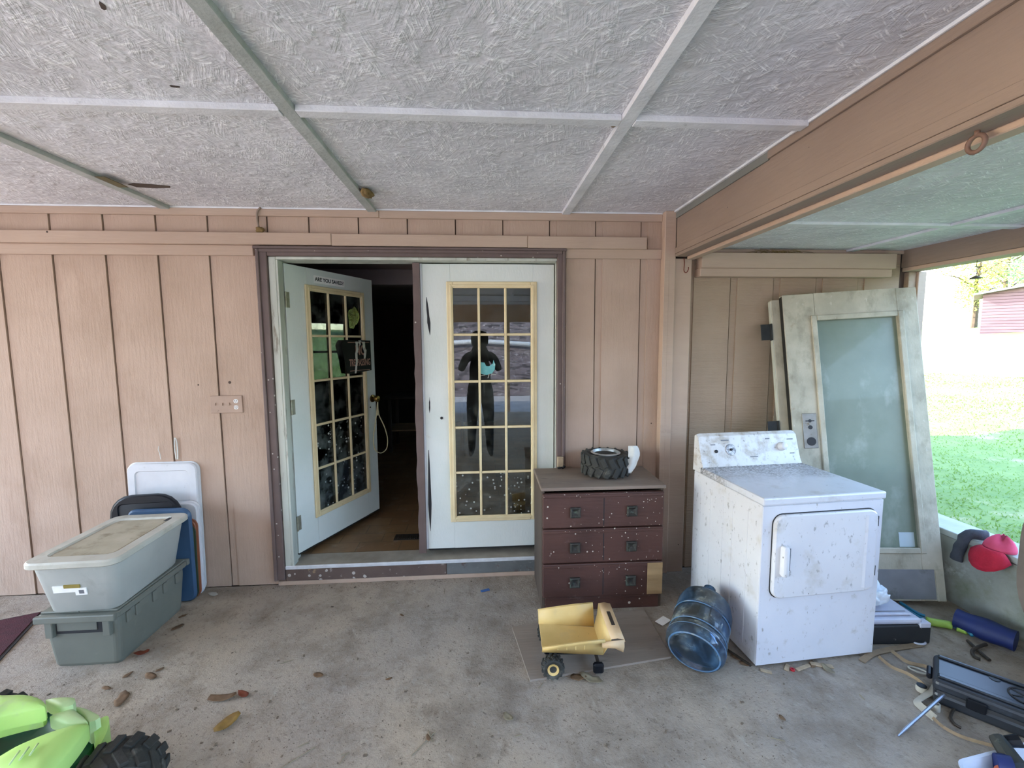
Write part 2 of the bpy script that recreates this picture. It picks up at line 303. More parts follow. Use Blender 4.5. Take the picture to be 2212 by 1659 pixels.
MT['outer_wall'] = M('house_outer_wall', 'b09a88', 'a08a78', .8)
MT['skin'] = M('skin', 'b98a70', 'a87a62', .6)
MT['dark_cloth'] = M('dark_clothes', '24262c', '1b1d22', .9)
MT['phone'] = M('phone_case', '1a1a1c', '131315', .3)
MT['feeder'] = M('brown_bell', '5f5140', '4d4234', .7)

# ------------------------------------------------------------------ mesh helpers
def finish(name, bm, mat, parent=None, smooth=False, auto=None):
    bmesh.ops.recalc_face_normals(bm, faces=bm.faces)
    me = bpy.data.meshes.new(name); bm.to_mesh(me); bm.free()
    o = bpy.data.objects.new(name, me); COL.objects.link(o)
    if isinstance(mat, str): mat = MT[mat]
    me.materials.append(mat)
    if smooth:
        me.polygons.foreach_set('use_smooth', [True]*len(me.polygons))
        if auto: 
            me.set_sharp_from_angle(angle=math.radians(auto))
    if parent is not None: o.parent = parent
    return o
def rebase(o):                   # put a single mesh's origin at the middle of its base
    v = [w.co for w in o.data.vertices]
    lo = Vector((min(p.x for p in v), min(p.y for p in v), min(p.z for p in v))); hi = Vector((max(p.x for p in v), max(p.y for p in v), max(p.z for p in v)))
    c = Vector(((lo.x+hi.x)/2, (lo.y+hi.y)/2, lo.z)); o.data.transform(Matrix.Translation(-c)); o.location = o.location + c
    return o
def tag(o, label, cat=None, group=None, kind=None):
    o['label'] = label
    if cat: o['category'] = cat
    if group: o['group'] = group
    if kind: o['kind'] = kind
    return o
def thing(name, label, cat, loc=(0, 0, 0), rotz=0, group=None, kind=None):
    e = bpy.data.objects.new(name, None); COL.objects.link(e); e.empty_display_size = .1
    e.location = loc; e.rotation_euler = (0, 0, rotz); return tag(e, label, cat, group, kind)
def put(bm, lo, hi, bev=0., mtx=None, seg=1):
    t = bmesh.new(); lo = Vector(lo); hi = Vector(hi); c = (lo+hi)/2; d = hi-lo
    bmesh.ops.create_cube(t, size=1, matrix=Matrix.Translation(c) @ Matrix.Diagonal((abs(d.x), abs(d.y), abs(d.z), 1)))
    if bev: bmesh.ops.bevel(t, geom=t.edges[:], offset=bev, segments=seg, affect='EDGES', profile=.5)
    if mtx is not None: bmesh.ops.transform(t, matrix=mtx, verts=t.verts)
    merge(bm, t)
def merge(bm, t):
    vm = [bm.verts.new(v.co) for v in t.verts]
    t.verts.index_update()
    for f in t.faces:
        try: bm.faces.new([vm[v.index] for v in f.verts])
        except ValueError: pass
    t.free()
def box(name, lo, hi, mat, parent=None, bev=.002, seg=1, mtx=None):
    bm = bmesh.new(); put(bm, lo, hi, bev, mtx, seg); return finish(name, bm, mat, parent)
def loft(bm, rings, cap0=True, cap1=True, closed=True):
    R = [[bm.verts.new(p) for p in r] for r in rings]; n = len(R[0])
    for a, b in zip(R, R[1:]):
        for i in range(n if closed else n-1):
            j = (i+1) % n
            bm.faces.new((a[i], a[j], b[j], b[i]))
    if cap0: bm.faces.new(R[0][::-1])
    if cap1: bm.faces.new(R[-1])
    return R
def tube(bm, pts, r, n=8, cap=True):
    pts = [Vector(p) for p in pts]; rings = []
    ref = Vector((0, 0, 1)); last = None
    for i, p in enumerate(pts):
        t = (pts[min(i+1, len(pts)-1)]-pts[max(i-1, 0)]).normalized()
        if last is None:
            a = t.cross(ref)
            if a.length < .1: a = t.cross(Vector((1, 0, 0)))
            a.normalize()
        else: a = (last - t*last.dot(t)).normalized()
        last = a; b = t.cross(a); rr = r[i] if isinstance(r, (list, tuple)) else r
        rings.append([p+a*math.cos(2*math.pi*k/n)*rr+b*math.sin(2*math.pi*k/n)*rr for k in range(n)])
    loft(bm, rings, cap, cap)
def ribbon(bm, pts, w, th, upv=(0, 0, 1), twist=None):
    pts = [Vector(p) for p in pts]; rings = []
    for i, p in enumerate(pts):
        t = (pts[min(i+1, len(pts)-1)]-pts[max(i-1, 0)]).normalized(); u = Vector(upv)
        s = t.cross(u); s = s.normalized() if s.length > .05 else Vector((1, 0, 0)); n = s.cross(t)
        if twist:
            q = Matrix.Rotation(twist[i], 3, t); s = q @ s; n = q @ n
        rings.append([p+s*w/2+n*th/2, p-s*w/2+n*th/2, p-s*w/2-n*th/2, p+s*w/2-n*th/2])
    loft(bm, rings)
def smooth_path(pts, k=6):
    P = [Vector(p) for p in pts]; out = []
    for i in range(len(P)-1):
        p0, p1, p2, p3 = P[max(i-1, 0)], P[i], P[i+1], P[min(i+2, len(P)-1)]
        for j in range(k):
            t = j/k; out.append(.5*((2*p1)+(p2-p0)*t+(2*p0-5*p1+4*p2-p3)*t*t+(3*p1-p0-3*p2+p3)*t**3))
    out.append(P[-1]); return out
def rrect(w, h, r, n=5, cx=0, cy=0):
    o = []
    for sx, sy, a0 in ((1, 1, 0), (-1, 1, 90), (-1, -1, 180), (1, -1, 270)):
        for k in range(n+1):
            a = math.radians(a0+90*k/n); o.append((cx+sx*(w/2-r)+r*math.cos(a), cy+sy*(h/2-r)+r*math.sin(a)))
    return o
def lathe(bm, prof, n=24, mtx=None, cap0=False, cap1=False):
    rings = []
    for r, z in prof:
        rings.append([Vector((r*math.cos(2*math.pi*k/n), r*math.sin(2*math.pi*k/n), z)) for k in range(n)])
    if mtx is not None: rings = [[mtx @ p for p in q] for q in rings]
    loft(bm, rings, cap0, cap1)
def poly_prism(name, pts, th, mat, parent, mtx=None):        # outline in XZ, thickness in Y (front at 0)
    bm = bmesh.new()
    loft(bm, [[Vector((x, 0, z)) for x, z in pts], [Vector((x, th, z)) for x, z in pts]])
    if mtx is not None: bmesh.ops.transform(bm, matrix=mtx, verts=bm.verts)
    return finish(name, bm, mat, parent)
def text_mesh(name, txt, size, mat, parent, mtx, bold=0, width=None, ext=.0004):
    cu = bpy.data.curves.new(name, 'FONT'); cu.body = txt; cu.size = size; cu.align_x = 'CENTER'; cu.align_y = 'CENTER'; cu.extrude = ext; cu.offset = bold; cu.resolution_u = 3
    ob = bpy.data.objects.new(name+'_curve', cu); COL.objects.link(ob)
    dg = bpy.context.evaluated_depsgraph_get(); dg.update(); me = bpy.data.meshes.new_from_object(ob.evaluated_get(dg))
    bpy.data.objects.remove(ob); bpy.data.curves.remove(cu)
    if width:
        xs = [v.co.x for v in me.vertices]; k = width/(max(xs)-min(xs)); me.transform(Matrix.Diagonal((k, 1, 1, 1)))
    me.transform(Matrix.Rotation(math.pi/2, 4, 'X')); me.transform(mtx)
    me.materials.clear(); me.materials.append(MT[mat]); me.name = name
    o = bpy.data.objects.new(name, me); COL.objects.link(o); o.parent = parent; return o
def copy_tree(o, parent=None):
    c = o.copy(); COL.objects.link(c); c.parent = parent
    for ch in list(o.children): copy_tree(ch, c)
    return c
def T(x, y, z): return Matrix.Translation((x, y, z))

# ================================================================== STRUCTURE
CZ = 2.43            # porch ceiling
XL, YF = -5.6, -7.0  # porch ends on the left and in front
# ---- floor
o = box('floor', (XL, YF, -.15), (2.85, 0, 0), 'concrete', None, 0); tag(o, 'dusty bare concrete porch floor', kind='structure')

# ---- back wall: dark backing with the door opening, each siding board its own piece
OPL, OPR, OPT = -1.31, .505, 2.142
bm = bmesh.new()
put(bm, (XL, .014, 0), (OPL, .11, 2.6)); put(bm, (OPR, .014, 0), (3.04, .11, 2.6)); put(bm, (OPL, .014, OPT), (OPR, .11, 2.6))
wall = finish('wall_back', bm, 'groove'); tag(wall, 'tan vertical board siding of the house wall around the double door', kind='structure')
PITCHX = .302; G0 = -1.667
def siding_board(w, z0, z1):
    bm = bmesh.new(); y1 = .0142
    prof = [(.007, y1), (.007, .0065), (.050, .0065), (.0508, 0), (w, 0), (w, y1)]
    loft(bm, [[Vector((x, y, z0)) for x, y in prof], [Vector((x, y, z1)) for x, y in prof]])
    return bm
def board(x0, x1, z0, z1, mat, cache={}):
    key = (round(x1-x0, 4), z0, z1, mat)
    if key not in cache:
        o = finish('siding_board', siding_board(x1-x0, z0, z1), mat, wall); cache[key] = o.data
    else:
        o = bpy.data.objects.new('siding_board', cache[key]); COL.objects.link(o); o.parent = wall
    o.location = (x0, 0, 0); return o
k = -13
while True:
    x0 = G0+PITCHX*k; x1 = x0+PITCHX; k += 1
    if x0 >= 1.2: break
    if x1 < XL: continue
    if x1 <= -1.35: board(x0, x1, .005, 2.42, 'siding')
    elif x0 < .53:
        if x0 < -1.31 and x1 > -1.31: board(x0, -1.315, .005, 2.42, 'siding')
        board(max(x0, -1.314), x1, 2.15, 2.42, 'siding')
        if x1 > .53: board(.51, x1, .005, 2.148, 'siding')
    else: board(x0, min(x1, 1.262), .005, 2.42, 'siding')
for k in range(6):
    x0 = 1.371+PITCHX*k; x1 = min(x0+PITCHX, 2.93)
    if x1-x0 > .07: board(x0, x1, .005, 2.2, 'siding_rough')

# ---- trims on the back wall
def trim(n, label, lo, hi, mat='trim', bev=.003, parent=None):
    o = box('trim_%d' % n, lo, hi, mat, parent, bev); return tag(o, label, kind='structure')
trim(1, 'tan frieze board under the ceiling, long left length', (XL, -.02, 2.378), (W(820, 462).x-.001, 0, 2.42))
trim(2, 'tan frieze board under the ceiling, right length ending at the post', (W(820, 462).x+.001, -.02, 2.374), (1.19, 0, 2.42))
xa, xb, xc = W(715, 510, -.04).x, W(1140, 515, -.04).x, W(1398, 520, -.04).x
trim(3, 'long tan ledger board left of the double door', (XL, -.04, 2.203), (xa-.001, 0, 2.275))
trim(4, 'tan ledger board over the double door', (xa+.001, -.04, 2.199), (xb-.001, 0, 2.272))
trim(5, 'short tan ledger board piece right of the double door', (xb+.001, -.041, 2.195), (xc, 0, 2.270))
trim(6, 'narrow tan board below the ledger, left of the door', (XL, -.02, 2.14), (-1.392, 0, 2.203))
trim(7, 'narrow tan board below the ledger, right of the door', (.553, -.02, 2.136), (1.19, 0, 2.197))
trim(8, 'bright white strip where ceiling meets siding', (XL, -.016, 2.42), (1.19, .0, CZ), 'white_strip', .001)

# ---- porch ceiling: each strand board sheet and each batten its own piece
ceil = box('ceiling', (XL, YF, CZ+.012), (1.25, .0, CZ+.05), 'groove', None, 0); tag(ceil, 'white painted strand board porch ceiling with battens', kind='structure')
bxs = [-5.52, -4.303, -3.083, -1.863, -.640, .579]           # right edges of the lengthwise battens
bys = [-1.186-1.22*k for k in range(6)]                      # wall-side edges of the cross battens
BW = .052
xe = [XL]+[b-BW/2 for b in bxs]+[1.25]; ye = [0]+[b-BW/2 for b in bys if b > YF]+[YF]
for i in range(len(xe)-1):
    for j in range(len(ye)-1):
        box('ceiling_sheet', (xe[i]+.003, ye[j+1]+.003, CZ), (xe[i+1]-.003, ye[j]-.003, CZ+.0125), 'osb', ceil, 0)
for i, b in enumerate(bxs):
    box('batten', (b-BW, YF, CZ-.020), (b, -.002, CZ+.001), 'batten_green' if b < -.2 else 'batten', ceil, .002)
for b in bys:
    if b < YF: continue
    ends = [XL]+bxs+[1.25+BW]
    for i in range(len(ends)-1):
        box('batten', (ends[i]+.001, b-.048, CZ-.022), (ends[i+1]-BW-.001, b, CZ+.001), 'batten', ceil, .002)
for nm, (px, py, w, h, rz) in {'a': (325, 401, .20, .07, .05), 'b': (222, 12, .012, .03, .5), 'c': (378, 186, .03, .012, .1)}.items():
    p = F(px, py, CZ); bm = bmesh.new()
    pts = [(-w/2, -.2*h), (-w*.3, -h*.5), (w*.1, -h*.35), (w*.5, -.1*h), (w*.42, h*.3), (0, h*.5), (-w*.42, h*.4)]
    loft(bm, [[Vector((x, y, 0)) for x, y in pts], [Vector((x, y, -.0015)) for x, y in pts]])
    o = finish('paint_flake', bm, 'feather', ceil); o.location = (p.x, p.y, CZ-.0005); o.rotation_euler[2] = rz
# bare end of the left batten
p0, p1 = F(232, 382, CZ-.02), F(285, 405, CZ-.02)
box('bare_batten_patch', (p0.x-.06, p0.y, CZ-.0212), (p0.x-.012, p1.y, CZ-.0185), M('bare_batten_wood', '6d6244', '5a5138', .8), ceil, .001)

# ---- side bay ceiling (lower) and header
RZ = 2.205
c2 = box('ceiling', (1.385, YF, RZ+.012), (2.9, 0, RZ+.04), 'groove', None, 0); tag(c2, 'pale strand board ceiling of the narrow side bay', kind='structure')
rx, ry = 2.49, -.665
for x0, x1 in ((1.385, rx), (rx, 2.9)):
    for y0, y1 in ((0, ry), (ry, -1.9), (-1.9, -3.1), (-3.1, -4.3), (-4.3, -5.5), (-5.5, YF)):
        box('ceiling_sheet', (x0+.003, y1+.003, RZ), (x1-.003, y0-.003, RZ+.0125), 'osb', c2, 0)
box('batten', (rx-.025, YF, RZ-.014), (rx+.025, -.002, RZ+.001), 'batten', c2, .002)
for y in (ry, -1.9, -3.1, -4.3, -5.5):
    box('batten', (1.386, y-.025, RZ-.014), (rx-.026, y+.025, RZ+.001), 'batten', c2, .002)
    box('batten', (rx+.026, y-.025, RZ-.014), (2.89, y+.025, RZ+.001), 'batten', c2, .002)

# ---- corner post and beam
post = thing('corner_post', 'tan boxed post of two boards against the wall under the beam', 'post', (1.28, -.02, 0))
box('narrow_board', (-.09, -.045, 0), (-.016, .018, 2.43), 'trim', post, .003)
box('wide_board', (-.0155, -.03, 0), (.100, .018, 2.135), 'trim', post, .003)
box('edge_strip', (-.09, -.047, 0), (-.06, -.045, 2.12), 'trim', post, .0008)
beam = thing('ceiling_beam', 'brown painted box beam running out from the wall along the ceiling', 'beam', (1.26, -.066, 2.12))
L0 = YF+.066
box('main_board', (.004, L0, .042), (.12, -.001, .318), 'beam', beam, .003)
box('top_lip', (-.010, L0, .266), (.004, -.92, .2985), 'beam', beam, .002)
box('bare_strip', (-.004, -.918, .262), (.004, -.001, .2985), 'grey_strip', beam, .001)
box('lower_strip', (-.002, L0, .022), (.075, -.001, .0418), 'beam', beam, .003)
box('lower_face', (-.003, L0, .0422), (.0038, -.001, .078), 'beam', beam, .0015)
box('outer_strip', (.078, L0, .004), (.128, -.001, .0415), 'trim', beam, .003)
box('white_edge', (-.016, L0, .299), (.004, -.001, .3098), 'white_strip', beam, .001)
# ring under the beam, hook on the post
p = XP(2112, 275, 1.30); bm = bmesh.new()
ringm = T(p.x, p.y, 0)
pts = [(0, .021*math.cos(a), .021*math.sin(a)) for a in [2*math.pi*i/18 for i in range(19)]]
tube(bm, [Vector((p.x, p.y, 2.1095))+Vector(q) for q in pts], .006, 8, False); tube(bm, [(p.x, p.y, 2.128), (p.x, p.y, 2.143)], .006)
o = rebase(finish('screw_eye', bm, M('painted_iron', '7d6153', '6a5145', .6), None, True)); tag(o, 'brown painted screw eye hanging from the underside of the beam', 'screw eye')
p = W(1478, 560, -.056); bm = bmesh.new()
tube(bm, smooth_path([(p.x, -.052, p.z+.01), (p.x, -.06, p.z-.03), (p.x-.002, -.062, p.z-.075), (p.x+.008, -.075, p.z-.088), (p.x+.016, -.085, p.z-.07), (p.x+.016, -.085, p.z-.055)], 5), .0028)
o = rebase(finish('wire_hook', bm, 'red_hook', None, True)); tag(o, 'thin rusty red hook on the post under the beam', 'hook')

# ---- right bay: box trim on the wall, header, end post, low wall
rb = thing('trim_9', 'tan box-shaped trim board high on the side bay wall', None, ((W(1515, 600, -.08).x+W(1935, 600, -.08).x)/2, -.0, 2.02), kind='structure')
hw = (W(1935, 600, -.08).x-W(1515, 600, -.08).x)/2
box('upper_board', (-hw, -.08, .052), (hw, 0, .150), 'trim', rb, .003); box('lower_board', (-hw-.006, -.072, -.002), (hw-.02, 0, .0515), 'trim', rb, .003)
trim(10, 'tan strip under the side bay ceiling', (1.372, -.02, 2.182), (2.885, 0, 2.204))
hd = thing('trim_11', 'brown header over the open side of the bay', None, (2.95, -.0, 2.06), kind='structure')
box('header_board', (-.065, YF, .03), (.06, -.0, .16), 'beam', hd, .004); box('bottom_strip', (-.055, YF, .004), (.065, .0, .0295), 'trim', hd, .003)
ep = thing('trim_12', 'tan end boards closing the wall at the open side', None, (2.99, 0, 0), kind='structure')
box('inner_board', (-.06, -.02, 0), (-.005, .11, 2.062), 'siding_rough', ep, .003); box('outer_board', (-.004, -.035, 0), (.056, .11, 2.062), 'trim', ep, .003)
lw = thing('wall_right', 'low mossy concrete wall with a pale cap along the open side', None, (2.95, -3, 0), kind='structure')
box('low_wall_face', (-.10, -4, -.15), (.09, 2.96, .395), 'old_concrete', lw, .004); box('wall_cap', (-.105, -4, .395), (.12, 2.96, .432), 'cap', lw, .006, 2)
for i, y in enumerate((-2.9, -5.2, -6.94)):
    o = box('porch_post', (2.9, y-.045, .433), (2.99, y+.045, 2.063), 'trim', None, .004); rebase(o); tag(o, 'square tan porch post standing on the low wall', 'post', 'posts on the low wall')
# front header and posts behind the camera
trim(13, 'tan header across the open front of the porch', (XL, YF-.12, 2.05), (2.9, YF, 2.6), 'trim')
for x in (XL+.1, -2.6, .6):
    o = rebase(box('porch_post', (x-.05, YF-.11, -.0), (x+.05, YF-.01, 2.049), 'trim', None, .004)); tag(o, 'square tan porch post at the open front of the porch', 'post', 'posts at the porch front')
# roof over porch and the house block
rf = box('roof', (XL-.3, YF-.4, 2.61), (3.35, .0, 2.72), 'roof', None, .01); tag(rf, 'flat porch roof deck', kind='structure')
hb = bmesh.new(); put(hb, (XL, 5.3, 0), (3.04, 5.4, 3.4)); [put(hb, a, b) for a, b in (((2.95, .111, 0), (3.04, 1.70, 3.4)), ((2.95, 2.42, 0), (3.04, 5.3, 3.4)), ((2.95, 1.70, 0), (3.04, 2.42, 1.0)), ((2.95, 1.70, 1.92), (3.04, 2.42, 3.4)))]; put(hb, (XL, .111, 0), (XL+.1, 5.3, 3.4)); put(hb, (XL, .001, 2.61), (3.04, .11, 3.4))
o = finish('wall_outer', hb, 'outer_wall'); tag(o, 'outer walls of the house', kind='structure')
hb = bmesh.new(); prof = [(-.3, 3.35), (2.7, 4.7), (5.7, 3.35)]
loft(hb, [[Vector((XL-.4, y, z)) for y, z in prof], [Vector((3.4, y, z)) for y, z in prof]])
o = finish('roof', hb, 'roof'); tag(o, 'gabled roof of the house', kind='structure')

# ---- door frame
fr = thing('trim_14', 'brown casing boards around the double door opening', None, (-.4, 0, 0), kind='structure')
def fb(name, lo, hi, mat, bev=.004): return box(name, (lo[0]+.4, lo[1], lo[2]), (hi[0]+.4, hi[1], hi[2]), mat, fr, bev)
fb('casing_left', (-1.375, -.034, .045), (-1.308, .013, 2.178), 'brown'); fb('casing_right', (.496, -.034, .045), (.551, .013, 2.178), 'brown')
fb('casing_top', (-1.307, -.034, 2.136), (.4955, .013, 2.178), 'brown'); fb('casing_cap', (-1.385, -.045, 2.1785), (.556, .0, 2.193), 'brown', .002)
fb('casing_bead', (-1.372, -.044, .045), (-1.352, -.0342, 2.178), 'brown', .003); fb('casing_bead', (.53, -.044, .045), (.549, -.0342, 2.178), 'brown', .003); fb('casing_bead', (-1.351, -.044, 2.158), (.529, -.0342, 2.178), 'brown', .003)
fb('jamb_left', (-1.307, -.02, .13), (-1.262, .125, 2.135), 'jamb'); fb('jamb_right', (.497, -.02, .13), (.5095, .125, 2.135), 'jamb', .002); fb('jamb_top', (-1.261, -.02, 2.118), (.496, .125, 2.1355), 'jamb', .002)
fb('stop_left', (-1.2618, -.02, .13), (-1.25, .05, 2.117), 'jamb', .002)
fb('kick_board_left', (-1.3075, -.02, .03), (W(965, 1230).x, .013, .118), 'brown_speck'); fb('kick_board_right', (W(965, 1230).x+.001, -.018, .03), (.4955, .013, .118), 'grey_kick')
fb('threshold', (-1.307, -.012, .119), (.4955, .15, .134), 'sill', .002); fb('sill_lip', (-1.307, -.026, .112), (.4955, -.0125, .1365), 'metal', .004)
fb('base_strip', (-1.36, -.016, .0), (.54, .012, .029), 'siding', .003)

# ---- doors
DW, DH = .868, 1.93
def make_door(nm, label, knob):
    d = thing(nm, label, None, kind='structure')
    th = .042; iw, ih = .545, 1.575; ox = (DW-iw)/2+.02; oz = .215
    bm = bmesh.new()
    put(bm, (0, 0, 0), (ox, th, DH), .002); put(bm, (ox+iw, 0, 0), (DW, th, DH), .002)
    put(bm, (ox, 0, 0), (ox+iw, th, oz), 0); put(bm, (ox, 0, oz+ih), (ox+iw, th, DH), 0)
    sl = finish('slab', bm, 'sage', d)
    bm = bmesh.new(); fwid = .026
    for (a, b, c, e) in ((ox-fwid, ox+.016, oz-fwid, oz+ih+fwid), (ox+iw-.016, ox+iw+fwid, oz-fwid, oz+ih+fwid), (ox+.016, ox+iw-.016, oz-fwid, oz+.016), (ox+.016, ox+iw-.016, oz+ih-.016, oz+ih+fwid)):
        put(bm, (a, -.013, c), (b, -.0002, e), .004)
    for (a, b, c, e) in ((ox-.006, ox+.008, oz-.006, oz+ih+.006), (ox+iw-.008, ox+iw+.006, oz-.006, oz+ih+.006), (ox+.008, ox+iw-.008, oz-.006, oz+.008), (ox+.008, ox+iw-.008, oz+ih-.008, oz+ih+.006)):
        put(bm, (a, -.019, c), (b, -.0132, e), .0025)
    finish('lite_frame', bm, 'lite', d)
    gx0, gx1, gz0, gz1 = ox+.016, ox+iw-.016, oz+.016, oz+ih-.016
    mwid = .016; cw = (gx1-gx0-2*mwid)/3; chh = (gz1-gz0-4*mwid)/5
    for i in (1, 2):
        x = gx0+i*cw+(i-1)*mwid; box('muntin', (x, -.012, gz0), (x+mwid, .002, gz1), 'lite', d, .003)
    for j in range(1, 5):
        z = gz0+j*chh+(j-1)*mwid
        for i in range(3):
            x = gx0+i*(cw+mwid); box('muntin', (x+.0005, -.011, z), (x+cw-.0005, .002, z+mwid), 'lite', d, .003)
    for j in range(5):
        for i in range(3):
            x = gx0+i*(cw+mwid); z = gz0+j*(chh+mwid)
            box('pane', (x-.003, .004, z-.003), (x+cw+.003, .0045, z+chh+.003), 'pane_dirty' if j < (1 if not knob else 2) else 'pane', d, 0)
    box('sweep', (.004, .002, -.012), (DW-.004, .038, -.001), 'black_metal', d, .002)
    d['_g'] = (gx0, gz0, cw, chh)
    return d, (gx0, gz0, cw+mwid, chh+mwid)
d2, g2 = make_door('door_2', 'closed pale sage glazed door with fifteen panes', False)
d2.location = (-.378, .06, .18)
# astragal strip on the closed door with a torn edge, peeled marks and lock hole
random.seed(3)
zz = [-.02+i*.0651 for i in range(31)]
left = [(-.060+random.uniform(-.005, .004)-(.008 if 5 < i < 16 else 0)*random.random(), z) for i, z in enumerate(zz)]
poly_prism('astragal', left+[(-.0135, z) for z in zz[::-1]], .030, 'brown', d2, T(0, -.022, 0))
box('white_edge_strip', (-.013, -.005, 0), (-.0005, .03, DH), 'white_plastic', d2, .001)
def sliver(px0, py0, px1, py1, wpx, y=.06):
    a, b = W(px0, py0, y), W(px1, py1, y); n = 7; w = wpx/320; L = []; R_ = []
    for i in range(n):
        t = i/(n-1); c = a.lerp(b, t); ww = w*math.sin(math.pi*min(max(t, .04), .96))*random.uniform(.6, 1.2)
        L.append((c.x-ww/2+.378, c.z-.18)); R_.append((c.x+ww/2+.378, c.z-.18))
    poly_prism('bare_split', L+R_[::-1], .0012, 'dark_gap', d2, T(0, -.0010, 0))
sliver(921, 642, 929, 724, 7); sliver(926, 972, 930, 1147, 8); sliver(928, 858, 928, 892, 3)
bm = bmesh.new(); p = W(954, 903, .06); lathe(bm, [(.0095, 0), (.0095, .003)], 14, T(p.x+.378, -.0005, p.z-.18) @ Matrix.Rotation(math.pi/2, 4, 'X'), True, True); finish('lock_hole', bm, 'ink', d2)
# teal bird-like film stuck to a pane of the closed door
p = W(1050, 797, .06); bx, bz = p.x+.378, p.z-.18
pts = [(-.05, .03), (-.035, .045), (-.01, .042), (.0, .02), (.02, .018), (.045, .035), (.05, .06), (.062, .03), (.058, -.005), (.04, -.03), (.005, -.04), (-.03, -.035), (-.05, -.01)]
poly_prism('teal_bird_sticker', [(bx+x, bz+z) for x, z in pts], .0008, 'teal', d2, T(0, .003, 0))
for a, b in (((-.05, -.048), (-.005, -.04)), ((.035, -.035), (.068, -.04)), ((.02, -.035), (.012, -.062))):
    bm = bmesh.new(); tube(bm, [(bx+a[0], .0028, bz+a[1]), (bx+b[0], .0028, bz+b[1])], .0022, 6); finish('sticker_leg', bm, 'foil_white', d2)

d1, g1 = make_door('door_1', 'pale sage glazed door standing half open into the dark room', True)
d1.location = (-1.248, .062, .18); d1.rotation_euler[2] = math.radians(65.5)
# hinges (leaf on door, leaf on jamb, knuckle)
for z in (.21, 1.00, 1.70):
    h = bmesh.new(); put(h, (.001, -.003, z-.05), (.03, -.0003, z+.05), .001); tube(h, [(-.004, -.006, z-.05), (-.004, -.006, z+.05)], .006)
    finish('hinge', h, 'hinge', d1)
# knob, plate, keeper hole and rope
kx, kz = DW-.045, .96
bm = bmesh.new(); lathe(bm, [(.0, -.062), (.022, -.060), (.028, -.05), (.026, -.036), (.012, -.03), (.011, -.012), (.03, -.008), (.032, -.0005)], 18, T(kx, 0, kz) @ Matrix.Rotation(-math.pi/2, 4, 'X'), True, True)
kn = finish('knob', bm, 'brass', d1, True, 40)
kn.data.transform(T(kx, 0, kz) @ Matrix.Scale(-1, 4, (0, 1, 0)) @ T(-kx, 0, -kz)); kn.data.flip_normals()
if kn.data.vertices[0].co.y > 0: kn.data.transform(Matrix.Scale(-1, 4, (0, 1, 0))); kn.data.flip_normals()
bm = bmesh.new(); lathe(bm, [(.007, 0), (.007, .002)], 12, T(kx-.03, 0, kz-.07) @ Matrix.Rotation(math.pi/2, 4, 'X'), True, True); finish('bolt_hole', bm, 'ink', d1)
# bumper sticker above the lite
wst, hst = .30, .052; sx, sz = .395, 1.862
box('bumper_sticker', (sx-wst/2, -.0012, sz-hst/2), (sx+wst/2, -.0002, sz+hst/2), 'paper', d1, 0)
text_mesh('sticker_text', 'ARE YOU SAVED?', .036, 'ink', d1, T(sx, -.0016, sz), .0009, .28)
# no trespassing sign hanging on the panes, torn down the middle
sg = thing('warning_sign', 'torn black no trespassing sign stuck across the panes of the open door', 'sign', (0, 0, 0))
M1 = Matrix.Translation(d1.location) @ Matrix.Rotation(math.radians(65.5), 4, 'Z')
sw, sh = .335, .255
sgx, sgz = .625, 1.315
sg.matrix_world = M1 @ T(sgx, -.024, sgz)
pts = [(-sw/2, .09), (-sw/2+.03, sh/2), (sw/2, sh/2-.004), (sw/2+.004, -sh/2+.01), (-sw/2+.10, -sh/2-.004), (-sw/2+.05, -sh/2+.002), (-sw/2+.03, -.02)]
poly_prism('sign_sheet', pts, .003, 'sign', sg)
for z, xx0 in ((sh/2-.018, -sw/2+.07), (-sh/2+.018, -sw/2+.085)):
    box('border_line', (xx0, -.0006, z-.002), (sw/2-.015, -.0001, z+.002), 'tan_ink', sg, 0)
text_mesh('sign_text', 'NO', .11, 'tan_ink', sg, T(.045, -.0006, .045), .002, .12)
text_mesh('sign_text', 'TRESPASSING', .075, 'tan_ink', sg, T(.035, -.0006, -.05), .001, .245)
random.seed(5)
for x0, w0, z0, z1, ln in ((.000, .032, -.13, .115, -.03), (.075, .04, -.02, .115, .01), (.03, .03, .085, .125, 0)):
    L = []; R_ = []
    for i in range(9):
        t = i/8; z = z0+(z1-z0)*t; x = x0+ln*(1-t); w = w0*(.35+.65*t)*random.uniform(.7, 1.2); yy = -.004-.012*math.sin(t*3.1)*random.random()
        L.append(Vector((x-w/2, yy, z))); R_.append(Vector((x+w/2, yy-.006*random.random(), z)))
    bm = bmesh.new(); loft(bm, [[a, b, b+Vector((0, .001, 0)), a+Vector((0, .001, 0))] for a, b in zip(L, R_)]); finish('torn_film', bm, 'foil_white', sg)
# crumpled gold film on a top pane
fx, fz = g1[0]+2*g1[2]+.075, g1[1]+4*g1[3]+.135
bm = bmesh.new(); rings = []
for r in (.0, .35, .7, 1.):
    rings.append([Vector((fx+r*(.062+.014*math.sin(3*a+1))*math.cos(a), -.002-.014*(1-r)*random.random(), fz+r*(.085+.02*math.sin(2*a+.4)+.008*math.sin(7*a))*math.sin(a))) for a in [2*math.pi*i/20 for i in range(20)]])
loft(bm, rings[1:], True, False); finish('gold_film', bm, 'foil', d1)
